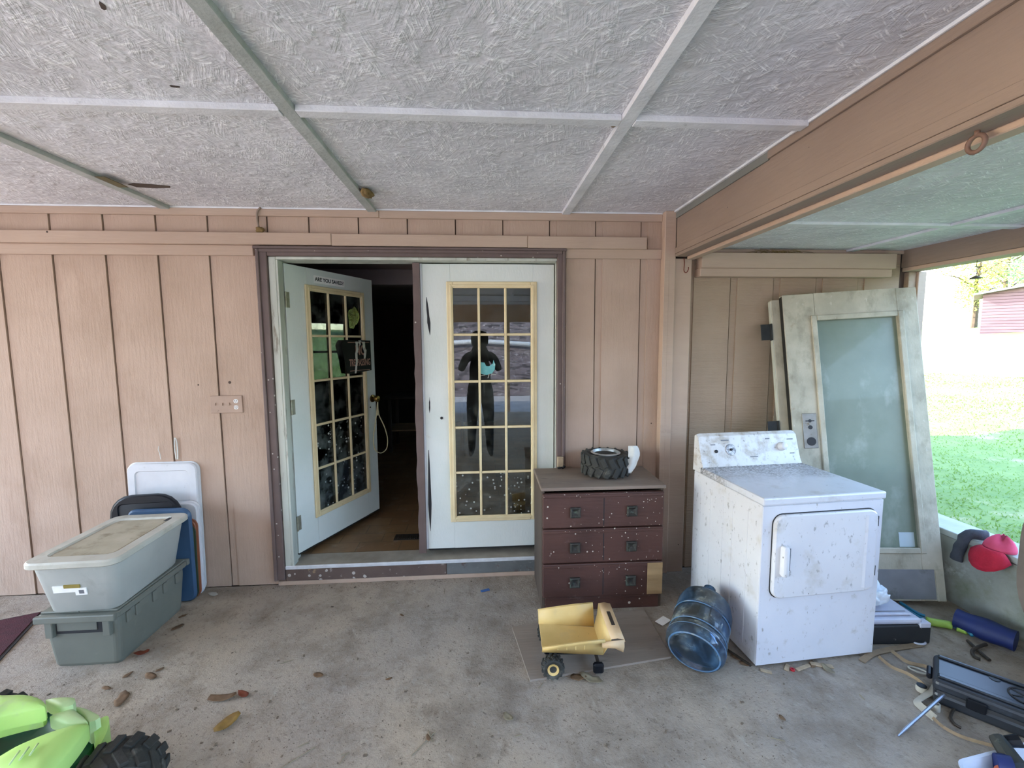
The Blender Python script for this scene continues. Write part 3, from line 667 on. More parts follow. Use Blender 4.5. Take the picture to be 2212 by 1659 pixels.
# rope loop on the knob
bm = bmesh.new()
pts = [(kx, -.05, kz-.03), (kx-.012, -.05, kz-.10), (kx-.03, -.045, kz-.2), (kx-.055, -.04, kz-.32), (kx-.04, -.04, kz-.42), (kx+.03, -.045, kz-.465), (kx+.085, -.06, kz-.44), (kx+.105, -.06, kz-.36), (kx+.075, -.055, kz-.25), (kx+.02, -.05, kz-.15), (kx+.004, -.05, kz-.09), (kx+.004, -.05, kz-.03)]
tube(bm, smooth_path(pts, 6), .0045, 7)
rp = finish('rope_loop', bm, 'rope', None, True); rp.data.transform(M1); rebase(rp); tag(rp, 'loop of pale cotton rope hanging from the brass knob', 'rope')
bm = bmesh.new(); bmesh.ops.create_icosphere(bm, subdivisions=2, radius=.016, matrix=M1 @ T(kx-.003, -.05, kz-.115) @ Matrix.Diagonal((.9, .7, 1.7, 1))); kk = finish('rope_knot', bm, 'rope', rp, True); kk.data.transform(T(*(-rp.location)))

# ---- dark room behind the door
bm = bmesh.new(); FZ = .133
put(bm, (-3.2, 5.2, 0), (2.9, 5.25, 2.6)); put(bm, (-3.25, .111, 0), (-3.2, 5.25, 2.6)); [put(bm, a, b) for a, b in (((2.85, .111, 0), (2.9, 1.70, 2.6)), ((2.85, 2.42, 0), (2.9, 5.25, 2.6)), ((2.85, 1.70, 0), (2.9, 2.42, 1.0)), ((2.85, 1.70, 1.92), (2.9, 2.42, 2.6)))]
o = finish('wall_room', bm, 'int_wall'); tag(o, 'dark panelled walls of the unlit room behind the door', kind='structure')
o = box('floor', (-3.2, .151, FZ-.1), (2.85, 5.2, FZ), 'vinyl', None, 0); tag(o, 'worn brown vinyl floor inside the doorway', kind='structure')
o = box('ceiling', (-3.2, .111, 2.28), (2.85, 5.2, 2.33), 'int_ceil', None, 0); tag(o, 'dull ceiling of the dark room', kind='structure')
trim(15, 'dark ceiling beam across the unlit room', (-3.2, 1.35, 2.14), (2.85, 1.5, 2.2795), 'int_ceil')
wn = thing('window_1', 'small window in the far side wall of the dark room', None, (2.94, 2.06, 1.0), kind='structure')
box('window_pane', (-.002, -.355, .005), (.002, .355, .915), 'pane_dirty', wn, 0)
box('window_rail', (-.02, -.355, .44), (.02, .355, .475), 'white_plastic', wn, .002)
for a in (-.358, .325): box('window_frame', (-.03, a, .0), (.03, a+.033, .918), 'white_plastic', wn, .002)
vt = thing('floor_register', 'black slotted floor vent just inside the doorway', 'vent', (F(890, 1160, FZ).x, F(890, 1160, FZ).y, FZ))
box('vent_frame', (-.13, -.05, 0), (.13, .05, .003), 'black_metal', vt, .001)
for i in range(16): box('vent_slat', (-.118+i*.0152, -.038, .0031), (-.111+i*.0152, .038, .0075), 'iron', vt, 0)
tb = thing('side_table', 'wooden table standing deep in the dark room', 'table', (-.75, 3.3, FZ))
box('table_top', (-.55, -.3, .72), (.55, .3, .75), 'int_wall', tb, .005); box('table_shelf', (-.5, -.26, .28), (.5, .26, .30), 'raw_wood', tb, .004)
for sx in (-.5, .46):
    for sy in (-.27, .23): box('leg', (sx, sy, 0), (sx+.04, sy+.04, .7195), 'int_wall', tb, .003)

# ---- outlet plate, wire, nests
ol = thing('switch_plate', 'long painted switch and outlet plate left of the door', 'outlet', ((W(455, 872).x+W(525, 872).x)/2, 0, W(490, 892).z))
pw = (W(525, 872).x-W(455, 872).x)/2; ph = .112
box('plate', (-pw, -.007, 0), (pw, 0, ph), 'plate', ol, .003)
for x in (pw-.04,):
    for z in (.036, .076):
        bm = bmesh.new(); loft(bm, [[Vector((x+a, -.0076, z+b)) for a, b in rrect(.028, .026, .011, 4)], [Vector((x+a, -.0071, z+b)) for a, b in rrect(.028, .026, .011, 4)]]); s = finish('socket', bm, 'socket', ol)
        for dx in (-.006, .006): box('slot', (x+dx-.0012, -.0081, z-.002), (x+dx+.0012, -.0077, z+.007), 'ink', s, 0)
        box('slot', (x-.0018, -.0081, z-.009), (x+.0018, -.0077, z-.005), 'ink', s, 0)
for i in range(3): box('toggle', (-pw+.03+i*.042, -.013, .05), (-pw+.036+i*.042, -.0072, .066), 'plate', ol, .001)
p = W(556, 465, -.03); bm = bmesh.new()
tube(bm, smooth_path([(p.x+.02, -.025, 2.425), (p.x+.002, -.032, 2.40), (p.x-.003, -.03, 2.36), (p.x, -.024, 2.31)], 5), .006)
o = rebase(finish('conduit_stub', bm, 'beam', None, True)); tag(o, 'short brown cable running down from the ceiling above the door corner', 'cable')
def lump(name, label, cat, c, s, mat, seed):
    random.seed(seed); bm = bmesh.new(); bmesh.ops.create_icosphere(bm, subdivisions=3, radius=1)
    for v in bm.verts:
        v.co *= 1+.35*noise.noise(v.co*2.3+Vector((seed, 0, 0))); v.co = Vector((v.co.x*s[0], v.co.y*s[1], v.co.z*s[2]))+Vector(c)
    o = rebase(finish(name, bm, mat, None, True)); return tag(o, label, cat)
lump('mud_nest', 'small mud nest at the foot of the brown cable', 'nest', (p.x+.008, -.024, 2.292), (.025, .018, .018), 'nest', 4)
q = F(800, 418, CZ-.02); lump('wasp_nest', 'dry golden wasp nest in the corner of a ceiling batten', 'nest', (-.607, q.y, CZ-.020), (.030, .07, .016), 'nest', 9)
q = F(1330, 274, CZ-.02); lump('mud_nest', 'tiny brown mud dab beside the right ceiling batten', 'nest', (q.x-.008, q.y, CZ-.012), (.012, .015, .008), 'leaf', 12)
tr = thing('straw_nest', 'scraggly straw nest on top of the box trim', 'nest', (W(1680, 548, -.05).x, -.04, 2.171))
random.seed(8); bm = bmesh.new()
for i in range(46):
    a = random.uniform(0, 6.28); c = Vector((random.gauss(0, .09), random.uniform(-.03, .0), abs(random.gauss(0, .008))+.003)); d = Vector((math.cos(a), .3*math.sin(a), .25*math.sin(a)))*random.uniform(.02, .06)
    tube(bm, [c-d, c+d*.2+Vector((0, 0, .004)), c+d], .0012, 4)
finish('straw', bm, 'nest', tr)['kind'] = 'stuff'

# ================================================================== OUTDOORS
def gz(x, y):
    z = -.12+.085*max(0., min(x, 40)-4.0)
    if y < -11: z += min(4.2, (-11-y)*.6)+.25*noise.noise(Vector((x*.35, y*.35, 2)))*min(1, (-11-y)/2)
    return z+.05*noise.noise(Vector((x*.5, y*.5, 0)))*(1 if x > 4 or y < -11 else 0)
def ground(name, mat, x0, x1, y0, y1, nx, ny, label):
    bm = bmesh.new(); V = [[bm.verts.new((x0+(x1-x0)*i/nx, y0+(y1-y0)*j/ny, gz(x0+(x1-x0)*i/nx, y0+(y1-y0)*j/ny))) for j in range(ny+1)] for i in range(nx+1)]
    for i in range(nx):
        for j in range(ny): bm.faces.new((V[i][j], V[i+1][j], V[i+1][j+1], V[i][j+1]))
    o = finish(name, bm, mat, None, True); return tag(o, label, kind='structure')
ground('lawn', 'grass', 3, 61, -8, 60, 58, 68, 'sunlit lawn rising away beside the house')
ground('bounce_ground', 'gravel', -40, 3, -8, 60, 43, 34, 'pale gravel ground added around the house to bounce sunlight')  # added pale ground, bounces sun up into the porch
ground('bounce_ground', 'gravel', -40, 61, -11, -8, 101, 3, 'pale gravel ground added before the porch to bounce sunlight')  # unseen strip added to throw sunlight up onto the porch ceiling
ground('bank', 'bank', -40, 61, -40, -11, 101, 60, 'leaf littered bank rising in front of the porch')
random.seed(21)
V = []; Fc = []
for i in range(60000):
    x = 3.1+10*random.random()**1.6; y = random.uniform(-3.2, 9.5)
    if y > x*1.0+1.0 or y < x*.62-4.2: continue
    z = gz(x, y); a = random.uniform(0, 6.28); h = random.uniform(.012, .035); w = random.uniform(.003, .006)*(1+x*.10); d = Vector((math.cos(a), math.sin(a), 0)); l = Vector((random.gauss(0, .02), random.gauss(0, .02), h))
    n = len(V); c = Vector((x, y, z-.005)); V += [c-d*w, c+d*w, c+l]; Fc.append((n, n+1, n+2))
me = bpy.data.meshes.new('grass_blades'); me.from_pydata(V, [], Fc); me.materials.append(MT['blade'])
o = bpy.data.objects.new('grass_blades', me); COL.objects.link(o); tag(o, 'short green grass growing beside the low wall', 'grass', kind='stuff')
def tree(x, y, h, r, mat, label, nleaf, seed, leaf=.16):
    random.seed(seed); z = gz(x, y); t = thing('tree', label, 'tree', (x, y, z), 0, 'trees behind the shed')
    bm = bmesh.new(); tube(bm, [(0, 0, -.2), (.05, 0, h*.3), (0, .1, h*.6), (.1, 0, h*.85)], [.18, .15, .1, .04], 8)
    for i in range(5):
        a = i*1.3; tube(bm, [(0, .05, h*(.35+.08*i)), (math.cos(a)*r*.4, math.sin(a)*r*.4, h*(.5+.08*i)), (math.cos(a)*r*.7, math.sin(a)*r*.7, h*(.55+.08*i))], [.07, .04, .015], 6)
    finish('trunk', bm, 'bark', t)
    V = []; Fc = []
    cl = [(Vector((random.uniform(-.6, .6)*r, random.uniform(-.6, .6)*r, h*random.uniform(.35, .95))), r*random.uniform(.3, .55)) for _ in range(14)]
    for i in range(nleaf):
        c, rr = random.choice(cl); v = Vector((random.gauss(0, 1), random.gauss(0, 1), random.gauss(0, .8))).normalized()*rr*random.uniform(.6, 1.05); p = c+v
        u = Vector((random.gauss(0, 1), random.gauss(0, 1), random.gauss(0, 1))).normalized(); w = u.orthogonal().normalized(); s = leaf*random.uniform(.6, 1.3); n = len(V)
        V += [p-u*s*.5, p+w*s*.3, p+u*s*.5, p-w*s*.3]; Fc.append((n, n+1, n+2, n+3))
    me = bpy.data.meshes.new('crown'); me.from_pydata(V, [], Fc); me.materials.append(MT[mat]); o = bpy.data.objects.new('crown', me); COL.objects.link(o); o.parent = t; o['kind'] = 'stuff'
tree(33.5, 25.2, 5.2, 2.6, 'foliage', 'yellowing broadleaf tree left of the shed', 5000, 1)
tree(39.5, 28.3, 6.4, 3.2, 'foliage_green', 'bright green tree standing behind the shed roof', 6000, 2)
tree(45, 31, 7.0, 3.4, 'foliage', 'tall yellow green tree rising beyond the shed', 5000, 3)
# shed
sp = Vector((27.2, 19.6)); z = gz(sp.x, sp.y)
sh = thing('shed', 'weathered purple brown clapboard shed with a pale sloping roof', 'shed', (sp.x, sp.y, z-.3), math.radians(-50))
box('shed_body', (.02, .02, 0), (5.98, 3.98, 2.3), 'shed', sh, 0)
for i in range(15):
    box('clapboard', (0, -.025+.0, .05+i*.16), (6, .02, .195+i*.16), 'shed', sh, .006)
poly_prism('gable', [(0, 2.45), (6, 2.45), (6, 3.5)], 4, 'shed', sh)
bm = bmesh.new(); put(bm, (-.35, -.4, 0), (6.6, 4.4, .1), 0, T(0, 0, 2.46) @ Matrix.Rotation(-math.radians(10), 4, 'Y')); finish('shed_roof', bm, 'shed_roof', sh)
bm = bmesh.new(); tube(bm, [(-6, -13.2, gz(-6, -13.2)+.12), (0, -13.6, gz(0, -13.6)+.2), (5, -12.9, gz(5, -12.9)+.25)], .09, 8); o = rebase(finish('fallen_pole', bm, 'white_plastic', None, True)); tag(o, 'long pale pole lying along the bank', 'pole')
# hanging bell on the header
p = XP(2108, 600, 2.93); fd = thing('hanging_bell', 'small brown bell on a thin wire under the side header', 'wind bell', (2.93, p.y, p.z-.005))
bm = bmesh.new(); tube(bm, [(0, 0, .012), (.004, 0, .05), (-.003, 0, .08), (0, 0, 2.066-p.z+.005)], .0015, 5); finish('wire', bm, 'iron', fd)
bm = bmesh.new(); lathe(bm, [(.003, .018), (.010, .014), (.030, .002), (.028, 0)], 16, None, True, True); finish('bell', bm, 'feeder', fd, True, 40)
bm = bmesh.new(); tube(bm, [(-.012, 0, .07), (.016, 0, .066), (.03, 0, .069)], .003, 5); finish('twig', bm, 'feeder', fd)

# ================================================================== THINGS
# ---- totes
gt = thing('storage_tote', 'grey-green flip-top storage tote on the floor under the cloudy tote', 'tote', (-1.985, -.46, 0), math.radians(0)); gt.scale = (1, 1, 1.085)
def shell(bm, rings, inner):          # rings: outer (w, d, r, z); closed with an inner wall
    out = [[Vector((x, y, z)) for x, y in rrect(w, d, r, 4)] for w, d, r, z in rings]
    loft(bm, out, True, True)
bm = bmesh.new(); shell(bm, [(.30, .46, .025, 0), (.31, .475, .025, .015), (.345, .50, .025, .20), (.345, .50, .025, .235)], 0); finish('tote_body', bm, 'green_tote', gt)
bm = bmesh.new(); shell(bm, [(.36, .52, .02, .236), (.372, .53, .022, .242), (.372, .53, .022, .262), (.36, .52, .02, .266)], 0); finish('rim', bm, 'green_tote', gt)
for s in (-1, 1): box('handle_bar', (-.185, s*.272-.012, .236), (.185, s*.272+.012, .268), 'green_tote', gt, .005, 2)
for s in (-1, 1):
    box('lid_leaf', (-.178 if s < 0 else .001, -.25, .2665), (-.001 if s < 0 else .178, .25, .276), 'green_tote', gt, .003)
for x0, x1 in ((-.15, -.115), (.115, .15)): box('corner_bracket', (x0, -.27, .16), (x1, -.247, .235), 'green_tote', gt, .003)
box('handle_recess', (-.112, -.2525, .17), (.112, -.248, .232), 'dark_gap', gt, .001); box('handle_flap', (-.105, -.256, .185), (.08, -.2527, .230), 'green_tote', gt, .002)
for i, y in enumerate((-.2, -.14, -.02, .06, .16)): box('side_rib', (.172, y, .18), (.181, y+.03, .232), 'green_tote', gt, .002)
ct = thing('storage_tote', 'cloudy grey plastic tote with a dusty lid, stacked on the green tote', 'tote', (-1.965, -.485, .3005), math.radians(2))
bm = bmesh.new(); shell(bm, [(.29, .46, .04, 0), (.305, .48, .045, .01), (.375, .555, .05, .25), (.378, .558, .05, .262)], 0); finish('tote_body', bm, 'clear_tote', ct, True, 40)
bm = bmesh.new(); shell(bm, [(.405, .585, .05, .25), (.418, .60, .055, .255), (.418, .60, .055, .275), (.405, .585, .05, .283), (.31, .47, .04, .285), (.295, .455, .035, .275)], 0); finish('lid', bm, 'clear_lid', ct, True, 35)
bm = bmesh.new(); loft(bm, [[Vector((x, y, .2752)) for x, y in rrect(.285, .445, .03, 4)], [Vector((x, y, .2785)) for x, y in rrect(.275, .435, .03, 4)]]); finish('dusty_recess', bm, 'dust_panel', ct)
box('label_tag', (-.10, -.2725, .115), (.015, -.266, .150), 'paper', ct, 0, mtx=T(0, 0, 0)); box('label_tag', (-.005, -.2728, .098), (.045, -.264, .135), 'paper', ct, 0); box('label_print', (-.05, -.2735, .138), (.02, -.268, .155), 'gold_print', ct, 0)
box('barcode', (.012, -.2735, .106), (.034, -.2655, .126), 'print', ct, 0)
for o in ct.children:
    if o.name.startswith(('label', 'barcode')):
        o.data.transform(T(0, -.2605, .12) @ Matrix.Rotation(math.radians(8.6), 4, 'X') @ T(0, .2715, -.12))
box('scuff', (.13, .17, .2835), (.16, .22, .2845), 'dark_gap', ct, 0)

# ---- lids and blue tote leaning behind
def lid(name, label, w, h, mat, base, tilt, rz, rim=.02, dep=.03, recess=True, roll=0, cr=.045):
    t = thing(name, label, 'tote lid', base, rz); t.rotation_euler = (tilt, roll, rz)
    bm = bmesh.new()
    R0 = lambda ww, hh, r, y: [Vector((x, y, z+h/2)) for x, z in rrect(ww, hh, r, 5)]
    loft(bm, [R0(w, h, cr, dep), R0(w, h, cr, .006), R0(w-.012, h-.012, cr-.003, 0), R0(w-.09, h-.09, .03, 0), R0(w-.10, h-.10, .028, .007), R0(w-.12, h-.12, .025, .007)], True, True)
    finish('lid_panel', bm, mat, t, True, 35)
    bm = bmesh.new(); loft(bm, [R0(w+.012, h+.012, cr+.005, dep+.002), R0(w+.014, h+.014, cr+.005, dep-.006), R0(w+.004, h+.004, cr+.002, dep-.008)], True, True); finish('rim', bm, mat, t, True, 35)
    return t
lid('tote_lid', 'tall white storage lid standing against the siding', .42, .845, 'white_plastic', (-2.025, -.052, .003), math.radians(-1.5), 0)
lid('tote_lid', 'second white lid leaning in front of the tall one', .40, .60, 'white_plastic', (-2.0, -.092, .003), math.radians(-1.5), 0)
lid('tote_lid', 'rust coloured lid edge wedged among the lids', .37, .50, 'orange_plastic', (-1.985, -.110, .003), math.radians(-1.5), 0, dep=.012)
lid('tote_lid', 'dark green lid standing between the totes and white lids', .36, .47, 'olive_plastic', (-1.985, -.127, .003), math.radians(-1.5), 0, dep=.012)
lid('tote_lid', 'glossy black lid rising behind the cloudy tote', .41, .665, 'black_plastic', (-2.05, -.146, .012), math.radians(-1.5), 0, dep=.014, roll=math.radians(-2), cr=.13)
bt = thing('storage_tote', 'blue storage tote on edge behind the cloudy tote', 'tote', (-1.972, -.149, .002)); 
bm = bmesh.new(); loft(bm, [[Vector((x, -.018, z+.3)) for x, z in rrect(.35, .58, .05, 5)], [Vector((x, -.005, z+.3)) for x, z in rrect(.37, .6, .055, 5)], [Vector((x, -.000, z+.3)) for x, z in rrect(.37, .6, .055, 5)]]); finish('blue_shell', bm, 'blue_plastic', bt, True, 40)
bt['label'] = 'blue plastic lid on edge behind the cloudy tote'; bt['category'] = 'tote lid'; bt.name = 'tote_lid'
# ---- loose strings on the wall above the white lid
st = thing('cord_strand', 'wisp of white string hanging above the tall white lid', 'string', (W(379, 950).x, -.006, W(379, 985).z))
bm = bmesh.new(); tube(bm, smooth_path([(.0, 0, -.02), (-.004, 0, .06), (.003, -.003, .12), (.012, 0, .08), (.009, 0, -.02)], 4), .0035, 6); finish('string', bm, 'cloth_white', st)
st = thing('cord_strand', 'short curled white thread beside the hanging string', 'string', (W(346, 975).x, -.006, W(346, 985).z))
bm = bmesh.new(); tube(bm, smooth_path([(.004, 0, -.02), (.0, 0, .02), (-.006, 0, .04), (-.002, 0, .065)], 4), .002, 6); finish('string', bm, 'cloth_white', st)

# ---- maroon mat
a, b, c = F(108, 1310), F(0, 1310), F(0, 1428)
mt = thing('floor_mat', 'maroon carpet mat with a dark rubber edge left of the totes', 'mat', (-2.9, -.4, 0))
dirv = Vector((a.x-c.x, a.y-c.y, 0)).normalized(); nrm = Vector((-dirv.y, dirv.x, 0))
ms = lambda off, z: [Vector((-2.9+2.9, .4, 0))]
P0 = Vector((c.x, c.y, 0))-dirv*.9; P1 = Vector((a.x, a.y, 0))
def quad(inset, z0, z1):
    q = [P0+dirv*inset+nrm*inset, P1-dirv*inset+nrm*inset, P1-dirv*inset+nrm*(1.1-inset), P0+dirv*inset+nrm*(1.1-inset)]
    q = [p-Vector((-2.9, -.4, 0)) for p in q]
    bm = bmesh.new(); loft(bm, [[p+Vector((0, 0, z0)) for p in q], [p+Vector((0, 0, z1)) for p in q]]); return bm
P1 = P1-dirv*.06
finish('rubber_backing', quad(0, .0, .006), 'mat_edge', mt); finish('carpet_pile', quad(.015, .0062, .011), 'red_mat', mt)

# ---- ride-on toy
hd_ = math.radians(28); car = thing('ride_on_car', 'lime and dark green plastic ride-on toy car', 'toy car', (-1.2, -1.47, 0), hd_)
def tyre(bm, mtx, R_, w, n=20, lug=.02):
    prof = [(R_*.55, -w*.42), (R_*.8, -w*.5), (R_*.95, -w*.46), (R_, -w*.3), (R_, w*.3), (R_*.95, w*.46), (R_*.8, w*.5), (R_*.55, w*.42)]
    lathe(bm, prof, 36, mtx, True, True)
    for i in range(n):
        a = 2*math.pi*i/n
        for s in (-1, 1):
            aa = a+(.5*2*math.pi/n if s > 0 else 0)
            m = mtx @ Matrix.Rotation(aa, 4, 'Z') @ T(R_*.985, 0, s*w*.24) @ Matrix.Rotation(s*.45, 4, 'X')
            put(bm, (-lug*.3, -R_*.11, -w*.23), (lug*.55, R_*.11, w*.23), lug*.2, m)
    return bm
AX = Matrix.Rotation(math.pi/2, 4, 'X')
def wheel(nm, x, y, R_, w, hub):
    bm = tyre(bmesh.new(), T(x, y, R_) @ AX, R_-.008, w, 16, .014); o = finish(nm, bm, 'rubber', car)
    bm = bmesh.new(); lathe(bm, [(R_*.5, -w*.46), (R_*.42, -w*.3), (.02, -w*.34)], 20, T(x, y, R_) @ AX, True, True); finish('hub', bm, hub, o)
    bm = bmesh.new(); lathe(bm, [(R_*.5, w*.46), (R_*.42, w*.3), (.02, w*.34)], 20, T(x, y, R_) @ AX, True, True); finish('hub', bm, hub, o)
wheel('front_wheel', -.03, -.01, .138, .15, 'dk_green'); wheel('front_wheel', -.50, .52, .138, .13, 'dk_green'); wheel('rear_wheel', -.85, .02, .14, .15, 'dk_green'); wheel('rear_wheel', -1.05, .52, .14, .13, 'dk_green')
# dark tub
bm = bmesh.new(); loft(bm, [[Vector((x, y, z)) for y, z in ((.08, .10), (.42, .10), (.43, .22*k), (.36, .25*k), (.20, .25*k), (.06, .22*k))] for x, k in ((-1.15, .9), (-.7, .8), (-.45, .7), (-.35, .6), (-.30, .5))]); finish('tub', bm, 'dk_green', car, True, 40)
CI = (Matrix.Translation(car.location) @ Matrix.Rotation(hd_, 4, 'Z')).inverted()
def shell_panel(nm, pix, z, mat, th=.03, bulge=.018, k=3):
    pts = [CI @ F(p[0], p[1], z+(p[2] if len(p) > 2 else 0)) for p in pix]; n = len(pts); sm = []
    for a in range(n):
        p0, p1, p2, p3 = pts[a-1], pts[a], pts[(a+1) % n], pts[(a+2) % n]
        for q in range(k):
            t = q/k; sm.append(.5*((2*p1)+(p2-p0)*t+(2*p0-5*p1+4*p2-p3)*t*t+(3*p1-p0-3*p2+p3)*t**3))
    c = sum(sm, Vector())/len(sm); d = Vector((0, 0, 1)); bm = bmesh.new()
    loft(bm, [[p-d*th for p in sm], [p-d*.004 for p in sm], [c.lerp(p, .97)+d*.002 for p in sm], [c.lerp(p, .8)+d*bulge*.55 for p in sm], [c.lerp(p, .5)+d*bulge*.9 for p in sm], [c.lerp(p, .2)+d*bulge for p in sm]])
    return finish(nm, bm, mat, car, True, 35)
shell_panel('far_fender', [(-60, 1500), (0, 1504), (60, 1503), (90, 1512), (97, 1527), (50, 1538), (0, 1549), (-60, 1566)], .36, 'lime', .05, .02)
shell_panel('fender_step', [(-60, 1567), (0, 1550), (50, 1539), (96, 1528), (91, 1541), (50, 1551), (0, 1564), (-60, 1582)], .325, 'lime', .05, .002)
shell_panel('headlight_cover', [(98, 1513), (130, 1508), (162, 1509), (158, 1523), (133, 1531), (117, 1524)], .32, 'lime_pale', .04, .012, 2)
shell_panel('nose_panel', [(107, 1549), (130, 1538), (150, 1529), (168, 1540), (190, 1560), (165, 1565), (142, 1565), (122, 1556)], .30, 'lime_pale', .04, .012, 2)
shell_panel('arch_panel', [(153, 1527), (180, 1530), (205, 1541), (217, 1551), (193, 1562), (182, 1549), (166, 1537)], .28, 'lime_pale', .08, .008, 2)
shell_panel('bumper_corner', [(196, 1566), (216, 1553), (232, 1546), (236, 1556), (232, 1580), (217, 1610), (204, 1619), (207, 1592)], .24, 'lime', .10, .006, 2)
shell_panel('near_fender', [(-70, 1690), (0, 1634), (60, 1604), (130, 1577), (189, 1562), (182, 1582), (152, 1622), (115, 1662), (60, 1720)], .31, 'lime', .05, .028)
shell_panel('nose_block', [(150, 1570), (200, 1572), (206, 1600), (180, 1640), (120, 1680), (60, 1700), (90, 1620)], .18, 'dk_green', .10, .004)
shell_panel('cockpit', [(-60, 1585), (0, 1567), (92, 1543), (120, 1536), (150, 1562), (130, 1575), (60, 1602), (0, 1632), (-60, 1680)], .26, 'dk_green', .12, -.03)
for a in range(3):
    q0, q1 = CI @ F(20+a*22, 1652-a*10, .345), CI @ F(42+a*20, 1622-a*8, .345); bm = bmesh.new(); tube(bm, [q0, q1], .003, 6); finish('fender_rib', bm, 'lime_pale', car, True)
box('axle', (-.30, .06, .10), (-.26, .45, .13), 'dk_green', car, .004)

# ---- dresser
ds = thing('dresser', 'paint-splattered dark brown three-drawer dresser with a weathered top', 'dresser', (.706, -.235, 0), math.radians(-.6))
w2, dp = .363, .195
box('side_panel', (-w2, -dp, 0), (-w2+.018, dp, .737), 'dresser_side', ds, .002); box('side_panel', (w2-.018, -dp, 0), (w2, dp, .737), 'dresser_side', ds, .002)
box('back_panel', (-w2+.0185, dp-.012, .0), (w2-.0185, dp, .737), 'dresser_side', ds, .001); box('top', (-w2-.006, -dp-.016, .7375), (w2+.010, dp, .758), 'dresser_top', ds, .005, 2)
box('plinth', (-w2+.0185, -dp-.004, 0), (w2-.0185, -dp+.012, .072), 'dresser', ds, .002); box('plinth_rail', (-w2+.0185, -dp-.012, .0725), (w2-.0185, -dp+.012, .086), 'dresser', ds, .003)
zs = [.090, .302, .515]; hh = [.205, .206, .207]
for i, (z, h) in enumerate(zip(zs, hh)):
    dr = box('drawer', (-w2+.004, -dp-.020, z), (w2-.004, -dp+.01, z+h), 'dresser', ds, .006, 2)
    box('bead', (-w2+.008, -dp-.026, z+h-.022), (w2-.008, -dp-.0203, z+h-.006), 'dresser', dr, .002)
    box('split_line', (-.002, -dp-.0212, z+.012), (.003, -dp-.0202, z+h-.03), 'dark_gap', dr, 0)
    for x in (-.17, .165):
        pl = bmesh.new(); xx = x; zc = z+h*.47
        R0 = lambda s, y: [Vector((xx+a*s, y, zc+b*s)) for a, b in ((-1, -1), (1, -1), (1, 1), (-1, 1))]
        loft(pl, [R0(.029, -dp-.0205), R0(.030, -dp-.036), R0(.024, -dp-.040), R0(.012, -dp-.030), R0(.004, -dp-.028)]); finish('pull', pl, 'pull', dr)
    if i == 0: box('bare_patch', (w2-.098, -dp-.0285, z+.006), (w2-.006, -dp-.0262, z+h-.004), 'raw_wood', dr, .001)
    box('drawer_runner', (-w2+.02, -dp+.0102, z+.02), (w2-.02, dp-.02, z+.03), 'dresser_side', ds, 0)
# ---- tyre on the dresser with white rag; clip and wood block
ty = thing('spare_tire', 'chunky black toy tyre with a silver rim lying on the dresser', 'tyre', (.785, -.185, .758))
bm = tyre(bmesh.new(), T(0, 0, .071), .148, .135, 18, .018); finish('tread', bm, 'rubber', ty)
bm = bmesh.new(); lathe(bm, [(.088, .142), (.083, .144), (.076, .13), (.072, .09), (.02, .085)], 28, None, False, True); lathe(bm, [(.088, .142), (.094, .138)], 28); finish('rim', bm, 'rim', ty, True, 40)
bm = bmesh.new(); lathe(bm, [(.016, .085), (.014, .11), (.006, .111)], 14, None, False, True); finish('axle_socket', bm, 'dark_gap', ty)
rg = thing('rag', 'crumpled white rag draped over the side of the toy tyre', 'rag', (.945, -.285, .765))
def cloth(nm, rows, mat, parent, th=.004, amp=.006, seed=0):
    bm = bmesh.new(); rr = []
    for i, r in enumerate(rows):
        p = smooth_path(r, 4); rr.append([q+Vector((noise.noise(q*38+Vector((seed, 0, 0))), noise.noise(q*38+Vector((0, seed, 3))), 0))*amp for q in p])
    loft(bm, rr, False, False, False); o = finish(nm, bm, mat, parent, True); m = o.modifiers.new('s', 'SUBSURF'); m.levels = m.render_levels = 1; m = o.modifiers.new('t', 'SOLIDIFY'); m.thickness = th; return o
o_ = rg.location.copy(); rows = []
for (l, r, py) in ((1357, 1376, 963), (1358, 1381, 972), (1357, 1382, 984), (1355, 1377, 996), (1352, 1374, 1006), (1350, 1370, 1014), (1352, 1364, 1022)):
    rows.append([W(l+(r-l)*t, py, -.282-.006*math.sin(t*7+py*.03)) - o_ for t in (0, .25, .5, .75, 1)])
cloth('rag_cloth', rows, 'cloth_white', rg, .003, .004, 2)
p = F(1211, 1012, .758); tk = thing('hair_clip', 'small black tangled clip on the dresser top', 'clip', (p.x, -.075, .758))
random.seed(6); bm = bmesh.new()
for i in range(7):
    a = random.uniform(0, 6.28); pts = [(math.cos(a+t)*.026*random.uniform(.5, 1.1), math.sin(a+t)*.022*random.uniform(.5, 1.1), .006+.014*random.random()) for t in (0, .8, 1.6, 2.5)]
    tube(bm, smooth_path(pts, 3), .004, 5)
finish('clip_bands', bm, 'black_plastic', tk)
o = rebase(box('wood_block', (.495, -.068, .7585), (.538, -.046, .84), 'chip', None, .006, 2)); tag(o, 'small pale wood block upright behind the black clip', 'wood block')

